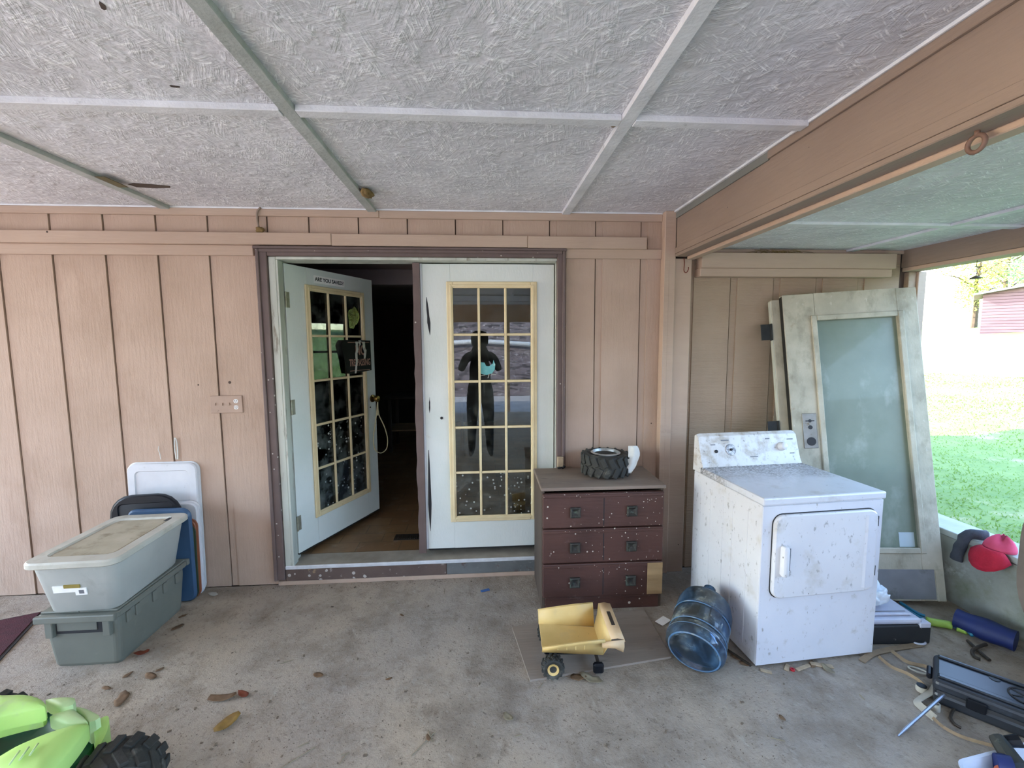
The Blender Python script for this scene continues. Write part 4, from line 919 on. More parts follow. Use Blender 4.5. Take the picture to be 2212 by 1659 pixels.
# ---- dryer
dy = thing('clothes_dryer', 'dirty white front-loading clothes dryer with a control console', 'dryer', (1.322, -.970, 0), math.radians(4.0)); dy.scale = (1, 1, 1.025)
DWd, DD, DZ = .652, .60, .838
box('cabinet', (0, .006, .012), (DWd, DD, .80), 'enamel', dy, .005, 2)
box('front_panel', (0, 0, .012), (DWd, .0055, .797), 'enamel_clean', dy, .002)
for i, y in enumerate((.10, .22, .30, .42, .52)): box('side_rib', (-.002, y, .06), (.0005, y+.014, .74), 'enamel', dy, .001)
bm = bmesh.new(); put(bm, (-.006, -.008, .801), (DWd+.006, DD-.07, DZ), .008, None, 2); finish('top_panel', bm, 'enamel_top', dy)
prof = [(DD-.085, .801), (DD-.085, .842), (DD-.070, .868), (DD-.045, .94), (DD-.025, 1.005), (DD-.005, 1.02), (DD+.015, 1.012), (DD+.02, .80)]
bm = bmesh.new(); loft(bm, [[Vector((x, y, z)) for y, z in [(DD+(a-DD)*k, .8+(b-.8)*k2) for a, b in prof]] for x, k, k2 in ((.004, 1, .97), (.02, 1, 1), (DWd-.02, 1, 1), (DWd-.004, 1, .97))]); finish('console', bm, 'enamel_console', dy, True, 30)
nrmv = Vector((0, -.94, .34))
def on_console(x, t): return Vector((x, (DD-.070)*(1-t)+(DD-.027)*t, .868*(1-t)+1.0*t))
CR = Matrix.Rotation(math.radians(-(90-20)), 4, 'X')
def knob(nm, x, t, prof, mat, n=20):
    p = on_console(x, t); bm = bmesh.new(); lathe(bm, prof, n, T(*p) @ Matrix.Rotation(math.radians(71), 4, 'X'), True, True); return finish(nm, bm, mat, dy, True, 40)
knob('dial_ring', .20, .45, [(.034, 0), (.032, .003), (.016, .003)], 'enamel_top'); knob('dial_post', .20, .45, [(.008, .003), (.006, .012)], 'dark_gap', 10)
kb = knob('timer_knob', .535, .5, [(.026, 0), (.025, .008), (.02, .03), (.012, .034)], 'enamel'); knob('button', .105, .4, [(.010, 0), (.010, .004)], 'dark_gap', 12)
for x, t, w in ((.345, .12, .05), (.09, .68, .03), (.17, .85, .05), (.45, .85, .03), (.6, .8, .04), (.60, .2, .03)):
    p = on_console(x, t); bm = bmesh.new(); put(bm, (-w/2, -.003, -.0006), (w/2, .003, .0008), 0, T(*p) @ Matrix.Rotation(math.radians(71), 4, 'X')); finish('console_print', bm, 'print', dy)
# dryer door
dr = thing('x', 'x', 'x'); bpy.data.objects.remove(dr)
DX0, DX1, DZ0, DZ1 = .055, .612, .352, .755
cx_, cz_ = (DX0+DX1)/2, (DZ0+DZ1)/2
R0 = lambda w, h, r, y: [Vector((cx_+a, y, cz_+b)) for a, b in rrect(w, h, r, 6)]
W_, H_ = DX1-DX0, DZ1-DZ0
bm = bmesh.new(); loft(bm, [R0(W_+.010, H_+.010, .05, .002), R0(W_+.010, H_+.010, .05, -.0012)]); finish('door_gap', bm, 'dark_gap', dy)
bm = bmesh.new(); loft(bm, [R0(W_, H_, .046, -.0013), R0(W_, H_, .046, -.014), R0(W_-.012, H_-.012, .042, -.02)]); ddoor = finish('dryer_door', bm, 'enamel', dy, True, 35)
bm = bmesh.new(); put(bm, (DX0+.06, -.0218, DZ0+.135), (DX0+.085, -.0203, DZ0+.245), .0006); finish('handle_recess', bm, 'print', ddoor)
bm = bmesh.new(); loft(bm, [[Vector((DX0+.045+a, y, DZ0+.19+b)) for a, b in rrect(w, h, r, 4)] for w, h, r, y in ((.030, .145, .012, -.0203), (.034, .15, .014, -.034), (.028, .142, .012, -.046), (.014, .12, .007, -.05))]); finish('handle', bm, 'enamel', ddoor, True, 40)
bm = bmesh.new(); loft(bm, [[Vector((x, y, z)) for x, y in ((DX1-.075, -.0203), (DX1-.062, -.0245), (DX1-.012, -.021))] for z in (DZ0+.02, DZ1-.02)]); finish('hinge_side_bevel', bm, 'enamel_clean', ddoor)
for z in (DZ0+.07, DZ1-.085): box('door_hinge', (DX1-.0005, -.012, z), (DX1+.009, -.001, z+.05), 'dark_gap', dy, .001)
for x in (.05, DWd-.08):
    for y in (.05, DD-.08): box('foot', (x, y, 0), (x+.03, y+.03, .0118), 'black_plastic', dy, .002)

# ---- leaning doors
def lean_thing(name, label, cat, BL, TL, TR):
    v = (TL-BL).normalized(); u = (TR-TL); u = (u-v*u.dot(v)).normalized(); n = u.cross(v)
    m = Matrix((u, -n, v)).transposed().to_4x4(); m.translation = BL
    # local x = width, y = into the wall, z = up the door
    t = thing(name, label, cat); t.matrix_world = m; return t, (TR-TL).length, (TL-BL).length
BL, TL, TR = Vector((1.988, -.437, .003)), Vector((1.956, -.120, 1.893)), Vector((2.726, -.272, 1.925)); LW, LH = .786, 1.915
ld, lw_, lh_ = lean_thing('old_door', 'weathered white door with a cloudy glass pane leaning behind the dryer', 'door', BL, TL, TR)
lw_ = LW; lh_ = LH; th = .044
gx0, gx1, gz0, gz1 = .19, lw_-.118, .31, lh_-.175
bm = bmesh.new(); put(bm, (0, 0, .0), (gx0, th, lh_), .003); put(bm, (gx1, 0, 0), (lw_, th, lh_), .003); put(bm, (gx0, 0, 0), (gx1, th, gz0), 0); put(bm, (gx0, 0, gz1), (gx1, th, lh_), 0); finish('slab', bm, 'door_old', ld)
for a, b, c, e in ((gx0-.03, gx0+.004, gz0-.03, gz1+.03), (gx1-.004, gx1+.03, gz0-.03, gz1+.03), (gx0+.004, gx1-.004, gz0-.03, gz0+.004), (gx0+.004, gx1-.004, gz1-.004, gz1+.03)):
    box('glazing_bead', (a, -.012, c), (b, -.0002, e), 'door_old', ld, .004)
box('glass_pane', (gx0-.001, .018, gz0-.001), (gx1+.001, .022, gz1+.001), 'smoked', ld, 0)
box('corner_sticker', (gx1-.10, .0165, gz0+.003), (gx1-.015, .0178, gz0+.09), M('pale_blue_sticker', 'b9c8cd', 'aebdc3', .6), ld, 0)
box('kick_panel', (.06, -.003, .01), (lw_-.055, -.0003, .185), 'door_old_grey', ld, .001)
box('edge_sweep', (lw_-.05, -.004, .0), (lw_-.004, -.0003, .185), 'door_old', ld, .001)
pz = W(1737, 935, -.45); 
lp = bmesh.new(); put(lp, (.062, -.003, .925), (.145, -.0003, 1.145), .002); lpo = finish('lock_plate', lp, 'dull_metal', ld)
for zc, r in ((.968, .027), (1.057, .013)):
    bm = bmesh.new(); lathe(bm, [(r, -.0006), (r, .0012)], 20, T(.106, -.0032, zc) @ Matrix.Rotation(math.pi/2, 4, 'X'), True, True); finish('knob_hole', bm, 'ink', lpo)
box('key_slot', (.08, -.0045, 1.094), (.132, -.0032, 1.101), 'ink', lpo, 0); bm = bmesh.new(); lathe(bm, [(.010, -.0006), (.010, .0012)], 14, T(.106, -.0032, 1.098) @ Matrix.Rotation(math.pi/2, 4, 'X'), True, True); finish('knob_hole', bm, 'ink', lpo)
box('edge_strip', (-.002, .004, .02), (-.0002, th-.004, lh_-.01), 'black_metal', ld, 0)
sd2, _, _ = lean_thing('old_door', 'second door with black hinges on its bare edge, behind the glass door', 'door', BL+Vector((-.035, .07, 0)), TL+Vector((-.035, .062, .002)), TR+Vector((-.035, .062, .002)))
box('slab', (0, 0, 0), (.76, .04, 1.887), 'door_old', sd2, .003); box('edge_board', (-.004, .002, .01), (-.0002, .038, 1.88), 'jamb', sd2, .001)
for z in (1.62, .98):
    bm = bmesh.new(); put(bm, (-.0065, -.004, z), (-.0042, .036, z+.11), .001); put(bm, (-.075, .0, z+.002), (-.012, .003, z+.108), .001); tube(bm, [(-.01, .0, z), (-.01, .0, z+.11)], .007); finish('hinge', bm, 'black_metal', sd2)

# ---- things on the side bay floor
p = F(1890, 1392); cs = thing('tool_case', 'black splattered case with a grey-white top, beside the dryer', 'case', (2.185, -.79, 0), math.radians(-3))
box('case_body', (-.19, -.075, 0), (.165, .16, .105), 'black_case', cs, .008, 2); box('case_top', (-.19, -.07, .1055), (.12, .155, .135), 'lilac_lid', cs, .012, 2)
box('top_step', (-.18, -.04, .1355), (.09, .13, .148), 'lilac_lid', cs, .008, 2); box('top_groove', (-.1, -.02, .1485), (.07, -.014, .1495), 'print', cs, 0); box('latch', (.10, -.078, .09), (.16, -.03, .118), 'lilac_lid', cs, .004)
bg_ = thing('plastic_bag', 'crumpled white plastic bag on the case behind the dryer', 'bag', (2.12, -.74, .15))
random.seed(17); bm = bmesh.new(); bmesh.ops.create_icosphere(bm, subdivisions=4, radius=1)
for v in bm.verts:
    n_ = noise.noise(v.co*2.2); v.co = Vector((v.co.x*.085, v.co.y*.06, v.co.z*.05+.05))*(1+.45*n_)+Vector((0, 0, .0)); v.co += Vector((0, 0, .02*abs(noise.noise(v.co*40))))
    v.co.z = max(v.co.z, 0)
finish('bag_film', bm, 'bag', bg_, True)
# hula hoop with lime sleeves
hp = thing('hula_hoop', 'teal hoop with lime foam sleeves lying on the bay floor', 'hoop', (2.47, -.62, 0))
A = [F(1955, 1316, .02), F(2000, 1340, .02), F(2050, 1350, .02), F(2088, 1362, .02), F(2100, 1372, .02)]
o_ = Vector((2.47, -.62, 0)); path = smooth_path([p-o_ for p in A], 8)
bm = bmesh.new(); tube(bm, path, .010, 8); finish('hoop_tube', bm, 'noodle_blue', hp, True)
bm = bmesh.new(); tube(bm, [p-o_+Vector((0, .03, .0)) for p in smooth_path([F(1955, 1308, .02), F(1990, 1330, .03), F(2010, 1338, .03)], 5)], .009, 8); finish('hoop_tube', bm, 'noodle_blue', hp, True)
n_ = len(path); bm = bmesh.new(); tube(bm, path[8:18], .021, 10); finish('foam_sleeve', bm, 'noodle_green', hp, True); bm = bmesh.new(); tube(bm, path[19:26], .022, 10); finish('foam_sleeve', bm, 'noodle_green', hp, True)
# rolled navy bundle
bd = thing('rolled_mat', 'navy blue rolled mat lying along the low wall', 'rolled mat', (2.72, -.78, 0))
c0, c1 = F(2065, 1335, .055)-Vector((2.72, -.78, 0)), F(2195, 1385, .055)-Vector((2.72, -.78, 0))
bm = bmesh.new(); rings = []
ax = (c1-c0).normalized(); sd_ = Vector((-ax.y, ax.x, 0))
for i in range(9):
    t = i/8; c = c0.lerp(c1, t); rr = .056*(1-.08*math.sin(t*9)); rings.append([Vector((c.x, c.y, 0))+sd_*math.cos(a)*rr*1.1+Vector((0, 0, .054+rr*.95*math.sin(a))) for a in [2*math.pi*k/18 for k in range(18)]])
loft(bm, rings); finish('roll', bm, 'navy', bd, True, 50)
bm = bmesh.new(); pts = [Vector((c0.x, c0.y, 0))-ax*.001+sd_*math.cos(a)*.011*a*.45+Vector((0, 0, .054+.010*a*.45*math.sin(a))) for a in [i*.4 for i in range(26)]]; tube(bm, pts, .0022, 5); finish('roll_end', bm, 'dark_gap', bd)
# red cap and charcoal sleeve on the low wall
p = XP(2140, 1175, 2.85)
ht = thing('cap', 'red baseball cap draped over the edge of the low wall', 'cap', (2.88, -.74, .433))
bm = bmesh.new(); rings = []
for i in range(7):
    t = i/6; rr = .085*math.cos(t*1.35); rings.append([Vector((-.02+rr*.9*math.cos(a)+.02*t, rr*1.05*math.sin(a), .005+.085*math.sin(t*1.4)*(1+.25*math.sin(3*a)))) for a in [2*math.pi*k/20 for k in range(20)]])
loft(bm, rings); finish('crown', bm, 'hat_pink', ht, True); ht.scale = (.8, .8, .8)
bm = bmesh.new(); g = []
for i in range(7):
    row = []
    for j in range(9):
        u = i/6; a = -1.3+2.6*j/8; rr = .07+.085*u
        row.append(Vector((-.055-rr*math.cos(a)*.75, rr*math.sin(a)*.85, .012-.13*u*u*math.cos(a)*1.0-.02*u)))
    g.append(row)
loft(bm, g, False, False, False); o = finish('brim', bm, 'hat_red', ht, True); m = o.modifiers.new('t', 'SOLIDIFY'); m.thickness = .005
bm = bmesh.new(); loft(bm, [[Vector((-.118+.0*a, a*.9, -.035+b)) for a, b in rrect(.05, .03, .012, 4)], [Vector((-.125, a*.9, -.038+b)) for a, b in rrect(.05, .03, .012, 4)]]); finish('front_emblem', bm, 'cloth_white', ht)
sl = thing('sock', 'charcoal fabric sleeve hanging over the low wall beside the red cap', 'cloth', (2.88, -.60, .434))
rings = []
for c, r in (((.03, -.03, .03), .02), ((-.01, -.02, .034), .034), ((-.04, .0, .022), .036), ((-.064, .01, -.03), .034), ((-.07, .018, -.09), .036), ((-.074, .025, -.135), .034)):
    rings.append((Vector(c), r))
bm = bmesh.new(); tube(bm, smooth_path([c for c, _ in rings], 4), .029, 14)
for v in bm.verts: v.co += Vector((noise.noise(v.co*25), noise.noise(v.co*25+Vector((4, 0, 0))), noise.noise(v.co*25+Vector((0, 5, 0)))))*.008
finish('fabric', bm, 'grey_fabric', sl, True)
# taupe padded panel leaning on the low wall
tp = thing('padded_panel', 'large rounded taupe padded panel standing against the low wall', 'panel', (2.76, -1.50, 0)); 
bm = bmesh.new(); loft(bm, [[Vector((x, a, b+.51)) for a, b in [(aa*s, bb*s) for aa, bb in rrect(1.14, 1.0, .40, 10)]] for x, s in ((-.045, .96), (-.05, .985), (-.03, 1), (.03, 1), (.05, .985), (.045, .96))]); finish('padding', bm, 'taupe', tp, True, 50)
bm = bmesh.new(); tube(bm, [Vector((-.0, a, b+.51)) for a, b in rrect(1.15, 1.01, .405, 10)+rrect(1.15, 1.01, .405, 10)[:1]], .006, 6, False); finish('piping', bm, 'grey_fabric', tp, True)
# iron clamp by the roll
cl = thing('iron_hook', 'rusty iron hook lying between the rolled mat and the tool box', 'hook', (F(2110, 1400).x, F(2110, 1400).y, 0))
o_ = cl.location.copy(); bm = bmesh.new(); tube(bm, [p-o_ for p in smooth_path([F(2090, 1384, .012), F(2105, 1398, .012), F(2128, 1418, .012), F(2138, 1426, .012)], 4)], .008, 7); finish('shank', bm, 'iron', cl)
bm = bmesh.new(); tube(bm, [p-o_ for p in smooth_path([F(2130, 1392, .010), F(2112, 1398, .022), F(2100, 1406, .010), F(2104, 1418, .008), F(2118, 1424, .008)], 4)], .008, 7); finish('claw', bm, 'iron', cl)
# black tool box with wheel-like emboss
P = [F(2020, 1432, .11), F(2078, 1420, .11), F(2230, 1480, .11), F(2060, 1532, .11)]
tx = thing('tool_box', 'black moulded tool box with a round ribbed lid emblem, lying flat', 'tool box', (2.215, -1.345, 0), math.radians(-48))
box('lower_shell', (-.25, -.10, .0), (.25, .12, .055), 'case', tx, .014, 2); box('upper_shell', (-.255, -.105, .0555), (.255, .125, .115), 'case', tx, .02, 3)
box('lid_rib', (-.24, -.085, .1155), (.24, -.055, .124), 'case', tx, .006, 2); box('lid_rib', (-.24, .085, .1155), (.24, .105, .124), 'case', tx, .006, 2)
box('front_channel', (-.24, -.1075, .058), (.24, -.1055, .072), 'dark_gap', tx, 0)
bm = bmesh.new(); tube(bm, [Vector((.03+.055*math.cos(a), .015+.055*math.sin(a), .1165)) for a in [2*math.pi*i/28 for i in range(29)]], .0035, 6, False); emb = finish('round_emblem', bm, 'dark_gap', tx, True)
for a in (.3, 1.35, 2.4, 3.4, 4.45, 5.5): 
    bm = bmesh.new(); tube(bm, [(.03+.014*math.cos(a), .015+.014*math.sin(a), .1162), (.03+.05*math.cos(a+.2), .015+.05*math.sin(a+.2), .1162)], .0028, 5); finish('emblem_spoke', bm, 'dark_gap', emb)
bm = bmesh.new(); put(bm, (-.255, -.03, .06), (-.275, .05, .085), .006); finish('end_handle', bm, 'black_plastic', tx); box('latch', (-.15, -.118, .045), (-.09, -.1058, .09), 'black_plastic', tx, .004)
bm = bmesh.new(); lathe(bm, [(.018, 0), (.018, .002)], 16, T(-.06, .075, .1152), True, True); finish('lid_hole', bm, 'ink', tx)
# steel rod, hooks and strap
rdp = [F(1940, 1590, .006), F(1955, 1576, .008), F(2040, 1500, .06)]
o_ = Vector((rdp[0].x, rdp[0].y, 0)); bm = bmesh.new(); tube(bm, [rdp[1]-o_, rdp[2]-o_], .0065, 8); tube(bm, [rdp[0]-o_, rdp[1]-o_], [.003, .0062], 8)
o = finish('steel_rod', bm, 'steel', None, True, 40); o.location = o_; tag(o, 'bright steel rod leaning from the floor onto the black tool box', 'rod')
o_ = F(2075, 1540); hk = thing('wire_hook', 'bent iron hook on the floor beside the black tool box', 'hook', o_)
bm = bmesh.new(); tube(bm, [p-o_ for p in smooth_path([F(2062, 1505, .012), F(2064, 1524, .010), F(2056, 1540, .008), F(2054, 1553, .006), F(2064, 1565, .006), F(2076, 1572, .006)], 5)], .0055, 7); finish('hook_wire', bm, 'iron', hk)
def strap(label, pix, w, mat, up_=(0, 0, 1), tw=None, nm='strap', zz=.006, th=.0025):
    pts = [F(a, b, (c[0] if c else zz)) for a, b, *c in pix]; o_ = Vector((pts[0].x, pts[0].y, 0))
    pth = smooth_path([p-o_ for p in pts], 6); t = thing(nm, label, 'strap', o_)
    bm = bmesh.new(); ribbon(bm, pth, w, th, up_, [tw[0]+(tw[1]-tw[0])*i/(len(pth)-1) for i in range(len(pth))] if tw else None); finish('webbing', bm, mat, t, True, 40); return t
strap('frayed tan strap lying folded by the corner of the dryer', [(1862, 1428), (1885, 1412), (1925, 1402), (1960, 1396), (1990, 1392)], .03, 'strap')
strap('long narrow brown strap running towards the tool box', [(1898, 1418), (1925, 1440), (1960, 1455), (1985, 1470), (1998, 1482)], .014, 'strap', tw=(.9, 1.3), zz=.012)
strap('brown strap snaking past the tool box corner', [(1925, 1405), (1960, 1430), (2000, 1440), (2020, 1455), (2030, 1475)], .016, 'strap', tw=(.6, 1.4), zz=.012)
strap('pale webbing strap folded under the steel rod', [(2025, 1478, .03), (2015, 1492, .022), (1990, 1508, .015), (1982, 1518, .012), (2000, 1535, .012), (2020, 1552, .012)], .03, 'strap_pale', tw=(.1, .9))
strap('thin dark strap trailing to the white tray', [(2015, 1550), (2040, 1572), (2080, 1592), (2130, 1607), (2150, 1612)], .012, 'strap', tw=(.8, 1.2), zz=.010)
bk = thing('strap_buckle', 'white looped end fitting of the frayed strap', 'buckle', F(1985, 1390)); bm = bmesh.new(); pts = [(.030*math.cos(a), .018*math.sin(a), .008) for a in [2*math.pi*i/16 for i in range(17)]]; tube(bm, pts, .006, 6, False); finish('loop', bm, 'lilac_lid', bk, True)
bk = thing('strap_buckle', 'grey metal ring buckle between the straps', 'buckle', F(1982, 1452)); bm = bmesh.new(); tube(bm, [(.034*math.cos(a)+.0, .016*math.sin(a), .010) for a in [2*math.pi*i/16 for i in range(17)]], .005, 6, False); finish('loop', bm, 'strap_pale', bk, True); bk.rotation_euler[2] = -.7
bk = thing('strap_buckle', 'round black and pale roller at the webbing fold', 'buckle', F(1990, 1492)); bm = bmesh.new(); lathe(bm, [(.008, 0), (.02, 0), (.022, .012), (.02, .024), (.008, .024)], 16, None, True, True); finish('roller', bm, 'strap_pale', bk, True, 40); bm = bmesh.new(); lathe(bm, [(.0085, .0242), (.0185, .0242), (.0185, .027)], 16, None, True, True); finish('roller_ring', bm, 'black_plastic', bk)
bk = thing('pipe_cap', 'small pale pipe fitting beside the steel rod', 'fitting', F(2022, 1534)); bm = bmesh.new(); lathe(bm, [(.0, .004), (.009, .004), (.009, .03), (.013, .03), (.014, .0)], 14, None, False, True); finish('sleeve', bm, 'strap_pale', bk, True, 40)
# white tray with a cordless tool
ty_ = thing('plastic_tray', 'white plastic tray with rounded corners', 'tray', (1.935, -1.69, 0), math.radians(8))
bm = bmesh.new(); Rr = lambda w, d, r, z: [Vector((x, y, z)) for x, y in rrect(w, d, r, 6)]
loft(bm, [Rr(.36, .30, .03, .0), Rr(.41, .35, .04, .05), Rr(.42, .36, .045, .055), Rr(.42, .36, .045, .06), Rr(.40, .34, .04, .058), Rr(.36, .30, .03, .012)]); finish('tray_body', bm, 'tray', ty_, True, 35)
tl = thing('cordless_tool', 'grimy black power tool with a navy collar resting in the tray', 'power tool', F(2190, 1640, .06))
o_ = tl.location.copy()
bm = bmesh.new(); p0, p1 = F(2150, 1590, .10)-o_, F(2195, 1655, .06)-o_; tube(bm, [p0, p0.lerp(p1, .25), p1], [.022, .026, .032], 8); finish('tool_body', bm, 'drill_body', tl, True, 40)
bm = bmesh.new(); p2 = F(2205, 1600, .11)-o_; tube(bm, [p0.lerp(p1, .2)+Vector((.03, 0, .0)), p2], [.018, .022], 8); finish('tool_head', bm, 'black_plastic', tl, True, 40)
bm = bmesh.new(); p3 = F(2150, 1650, .05)-o_; tube(bm, [p1+Vector((-.02, 0, -.01)), p3], [.045, .035], 12); finish('collar', bm, 'navy', tl, True, 40)
bm = bmesh.new(); p4 = F(2165, 1672, .045)-o_; tube(bm, [p3+Vector((.0, -.02, -.01)), p4+Vector((0, -.03, 0))], [.026, .02], 10); finish('trigger_housing', bm, 'orange', tl, True, 40)

# ---- plywood, dump truck, jug
pp = [F(1106, 1357), F(1145, 1473), F(1450, 1422), F(1390, 1318)]
c = sum(pp, Vector())/4; pl = bmesh.new(); loft(pl, [[p-c for p in pp], [p-c+Vector((0, 0, .010)) for p in pp]]); o = finish('plywood_offcut', pl, 'ply', None); o.location = (c.x, c.y, 0); tag(o, 'grey plywood offcut on the floor under the toy truck', 'board')
tk = thing('toy_dump_truck', 'faded yellow metal toy dump truck with black wheels', 'toy truck', (.455, -.845, .010), math.radians(-3))
# bed: floor slopes down to the open rear (left), headboard with canopy on the right
def sheet(nm, pts, mat, parent, th=.004):
    bm = bmesh.new(); vs_ = [bm.verts.new(p) for p in pts]; bm.faces.new(vs_); o = finish(nm, bm, mat, parent); m = o.modifiers.new('t', 'SOLIDIFY'); m.thickness = th; m.offset = 0
    b = o.modifiers.new('b', 'BEVEL'); b.width = .0012; b.segments = 1; return o
bed = sheet('bed_floor', [(-.175, -.105, .115), (.115, -.10, .095), (.115, .10, .095), (-.175, .105, .115)], 'yellow', tk)
def strip_panel(nm, secs, mat, parent, th=.004):
    bm = bmesh.new(); loft(bm, [[Vector(p) for p in s] for s in secs], False, False, False); o = finish(nm, bm, mat, parent, True, 30); m = o.modifiers.new('t', 'SOLIDIFY'); m.thickness = th; m.offset = 0; return o
for s in (-1, 1):
    secs = []
    for x, zb, zt in ((-.178, .115, .165), (-.09, .109, .178), (.02, .102, .192), (.115, .095, .200)):
        secs.append([(x, s*.105, zb), (x, s*.125, zb+(zt-zb)*.55), (x, s*.142, zt), (x, s*.150, zt+.002), (x, s*.152, zt-.01)])
    wl_ = strip_panel('bed_side', secs, 'yellow', tk)
    for i in range(5): 
        x = -.15+i*.042; box('side_rib', (x, s*.142-.001, .15), (x+.004, s*.142+.004, .168), 'yellow', wl_, .001)
strip_panel('headboard', [[(.115, -.105, .095), (.135, -.125, .15), (.145, -.142, .2)], [(.115, .105, .095), (.135, .125, .15), (.145, .142, .2)]], 'yellow', tk)
canopy = strip_panel('canopy', [[(.143, -.142, .2), (.175, -.142, .205), (.205, -.142, .198), (.21, -.142, .185)], [(.143, -.06, .2), (.175, -.06, .205), (.205, -.06, .198), (.21, -.06, .185)], [(.143, .06, .2), (.175, .06, .205), (.205, .06, .198), (.21, .06, .185)], [(.143, .142, .2), (.175, .142, .205), (.205, .142, .198), (.21, .142, .185)]], 'yellow_faded', tk)
bm = bmesh.new(); put(bm, (.168, -.05, .2065), (.186, .06, .2085), .001); finish('canopy_slot', bm, 'iron', canopy)
strip_panel('canopy_lip', [[(.10, -.146, .19), (.205, -.146, .198)], [(.10, -.150, .165), (.205, -.150, .165)], [(.16, -.150, .16), (.20, -.150, .140)]], 'yellow_faded', tk)
box('chassis', (-.16, -.045, .05), (.14, .045, .090), 'black_plastic', tk, .006); box('axle', (-.135, -.125, .048), (-.12, .125, .062), 'iron', tk, .003); box('front_axle', (.09, -.10, .03), (.105, .10, .045), 'iron', tk, .003); box('front_spring', (.07, -.115, .0), (.12, -.085, .05), 'black_plastic', tk, .008)
box('front_spring', (.07, .085, .0), (.12, .115, .05), 'black_plastic', tk, .008)
for s in (-1, 1):
    bm = tyre(bmesh.new(), T(-.128, s*.125, .055) @ AX, .050, .05, 14, .010); w_ = finish('wheel', bm, 'rubber', tk)
    bm = bmesh.new(); lathe(bm, [(.0, -.020), (.016, -.020), (.020, -.024), (.027, -.027), (.028, -.01)] if s < 0 else [(.0, .020), (.016, .020), (.020, .024), (.027, .027), (.028, .01)], 18, T(-.128, s*.125, .055) @ (Matrix.Rotation(-math.pi/2, 4, 'X')), False, False)
    bmesh.ops.remove_doubles(bm, verts=bm.verts, dist=1e-5); finish('hub', bm, 'yellow', w_, True, 40)
# jug
jax = Vector((.24, .31, .125)).normalized(); jb = Vector((.99, -1.0, .125))
jm = Matrix.Translation(jb) @ jax.to_track_quat('Z', 'Y').to_matrix().to_4x4()
jg = thing('water_jug', 'dusty blue translucent water jug lying on its side by the dryer', 'water jug', (jb.x, jb.y, 0))
prof = [(.0, .016), (.09, .014), (.108, .0), (.124, .004), (.136, .022), (.138, .04), (.134, .07), (.128, .078), (.128, .088), (.134, .096), (.134, .17), (.128, .178), (.128, .188), (.134, .196), (.134, .25), (.12, .30), (.075, .345), (.032, .365), (.028, .395), (.031, .397), (.031, .41), (.024, .41)]
bm = bmesh.new(); lathe(bm, prof, 40, T(*(-jg.location)) @ jm); bmesh.ops.remove_doubles(bm, verts=bm.verts, dist=1e-5); o = finish('bottle', bm, 'jug', jg, True, 28); m = o.modifiers.new('t', 'SOLIDIFY'); m.thickness = .003; m.offset = -1
jl = T(*(-jg.location)) @ jm; rim_m = M('blue_jug_rim', '54799c', '486c8e', .3, vs=20, blots=[('8a9494', 20, .5, .7)])
for r, z, w in ((.116, .004, .0045), (.136, .045, .0025), (.1325, .083, .0025), (.1325, .183, .0025)):
    bm = bmesh.new(); tube(bm, [jl @ Vector((r*math.cos(a), r*math.sin(a), z)) for a in [2*math.pi*i/40 for i in range(41)]], w, 7, False); finish('moulded_ring', bm, rim_m, jg, True)
bm = bmesh.new(); hpv = [(.06, .115, .15), (.05, .125, .2), (.05, .128, .24)]
put(bm, (-.03, .125, .12), (.03, .139, .20), .008, T(*(-jg.location)) @ jm @ Matrix.Rotation(.6, 4, 'Z'), 2); finish('grip', bm, 'jug', jg)

# ---- litter on the floor
def leaf(px, py, size, mat, label, group=None, seed=0, nm='dead_leaf', curl=.35):
    random.seed(seed*13+5); p = F(px, py); bm = bmesh.new(); n = 12; a0 = random.uniform(0, 6.28)
    out = []; k = random.uniform(.45, .8)
    for i in range(n):
        a = 2*math.pi*i/n; r = size*(.42+.16*abs(math.cos(a))**3+random.uniform(-.09, .09)); x, y = r*math.cos(a), r*math.sin(a)*k
        out.append((x, y))
    ca, sa = math.cos(a0), math.sin(a0)
    pt = lambda x, y: Vector((x*ca-y*sa, x*sa+y*ca, .002+curl*abs(x)**1.5/size**.5*.6+random.uniform(0, .0015)+curl*.4*abs(y)))
    c = bm.verts.new(pt(0, 0)); V = [bm.verts.new(pt(x, y)) for x, y in out]; H = [bm.verts.new(pt(x*.5, y*.5)) for x, y in out]
    for i in range(n):
        j = (i+1) % n; bm.faces.new((c, H[i], H[j])); bm.faces.new((H[i], V[i], V[j], H[j]))
    o = finish(nm, bm, mat, None, True); m = o.modifiers.new('t', 'SOLIDIFY'); m.thickness = .0012; m.offset = 1; o.location = (p.x, p.y, .0004); tag(o, label, 'leaf', group); return o
leaf(490, 1565, .10, 'leaf_gold', 'golden curled leaf alone on the concrete', None, 1, curl=.5); leaf(480, 1510, .11, 'leaf', 'crumbled grey brown leaf clump beside a rust leaf', None, 2, curl=.5)
leaf(525, 1502, .06, 'leaf_rust', 'small rust red leaf beside the crumbled clump', None, 3); leaf(308, 1413, .06, 'leaf_rust', 'dark red scrap of leaf at the corner of the green tote', None, 4, curl=.6)
leaf(1278, 1470, .10, 'leaf_pale', 'pale jagged dry leaf beside the plywood edge', None, 5, curl=.6); leaf(1248, 1466, .07, 'leaf', 'brown leaf tucked at the plywood edge under the truck', None, 6)
leaf(1098, 1552, .05, 'leaf_pale', 'pale folded leaf in the middle of the concrete', None, 7, curl=.7)
leaf(1788, 1448, .06, 'leaf_pale', 'pale curled leaf in front of the dryer', None, 8, curl=.6)
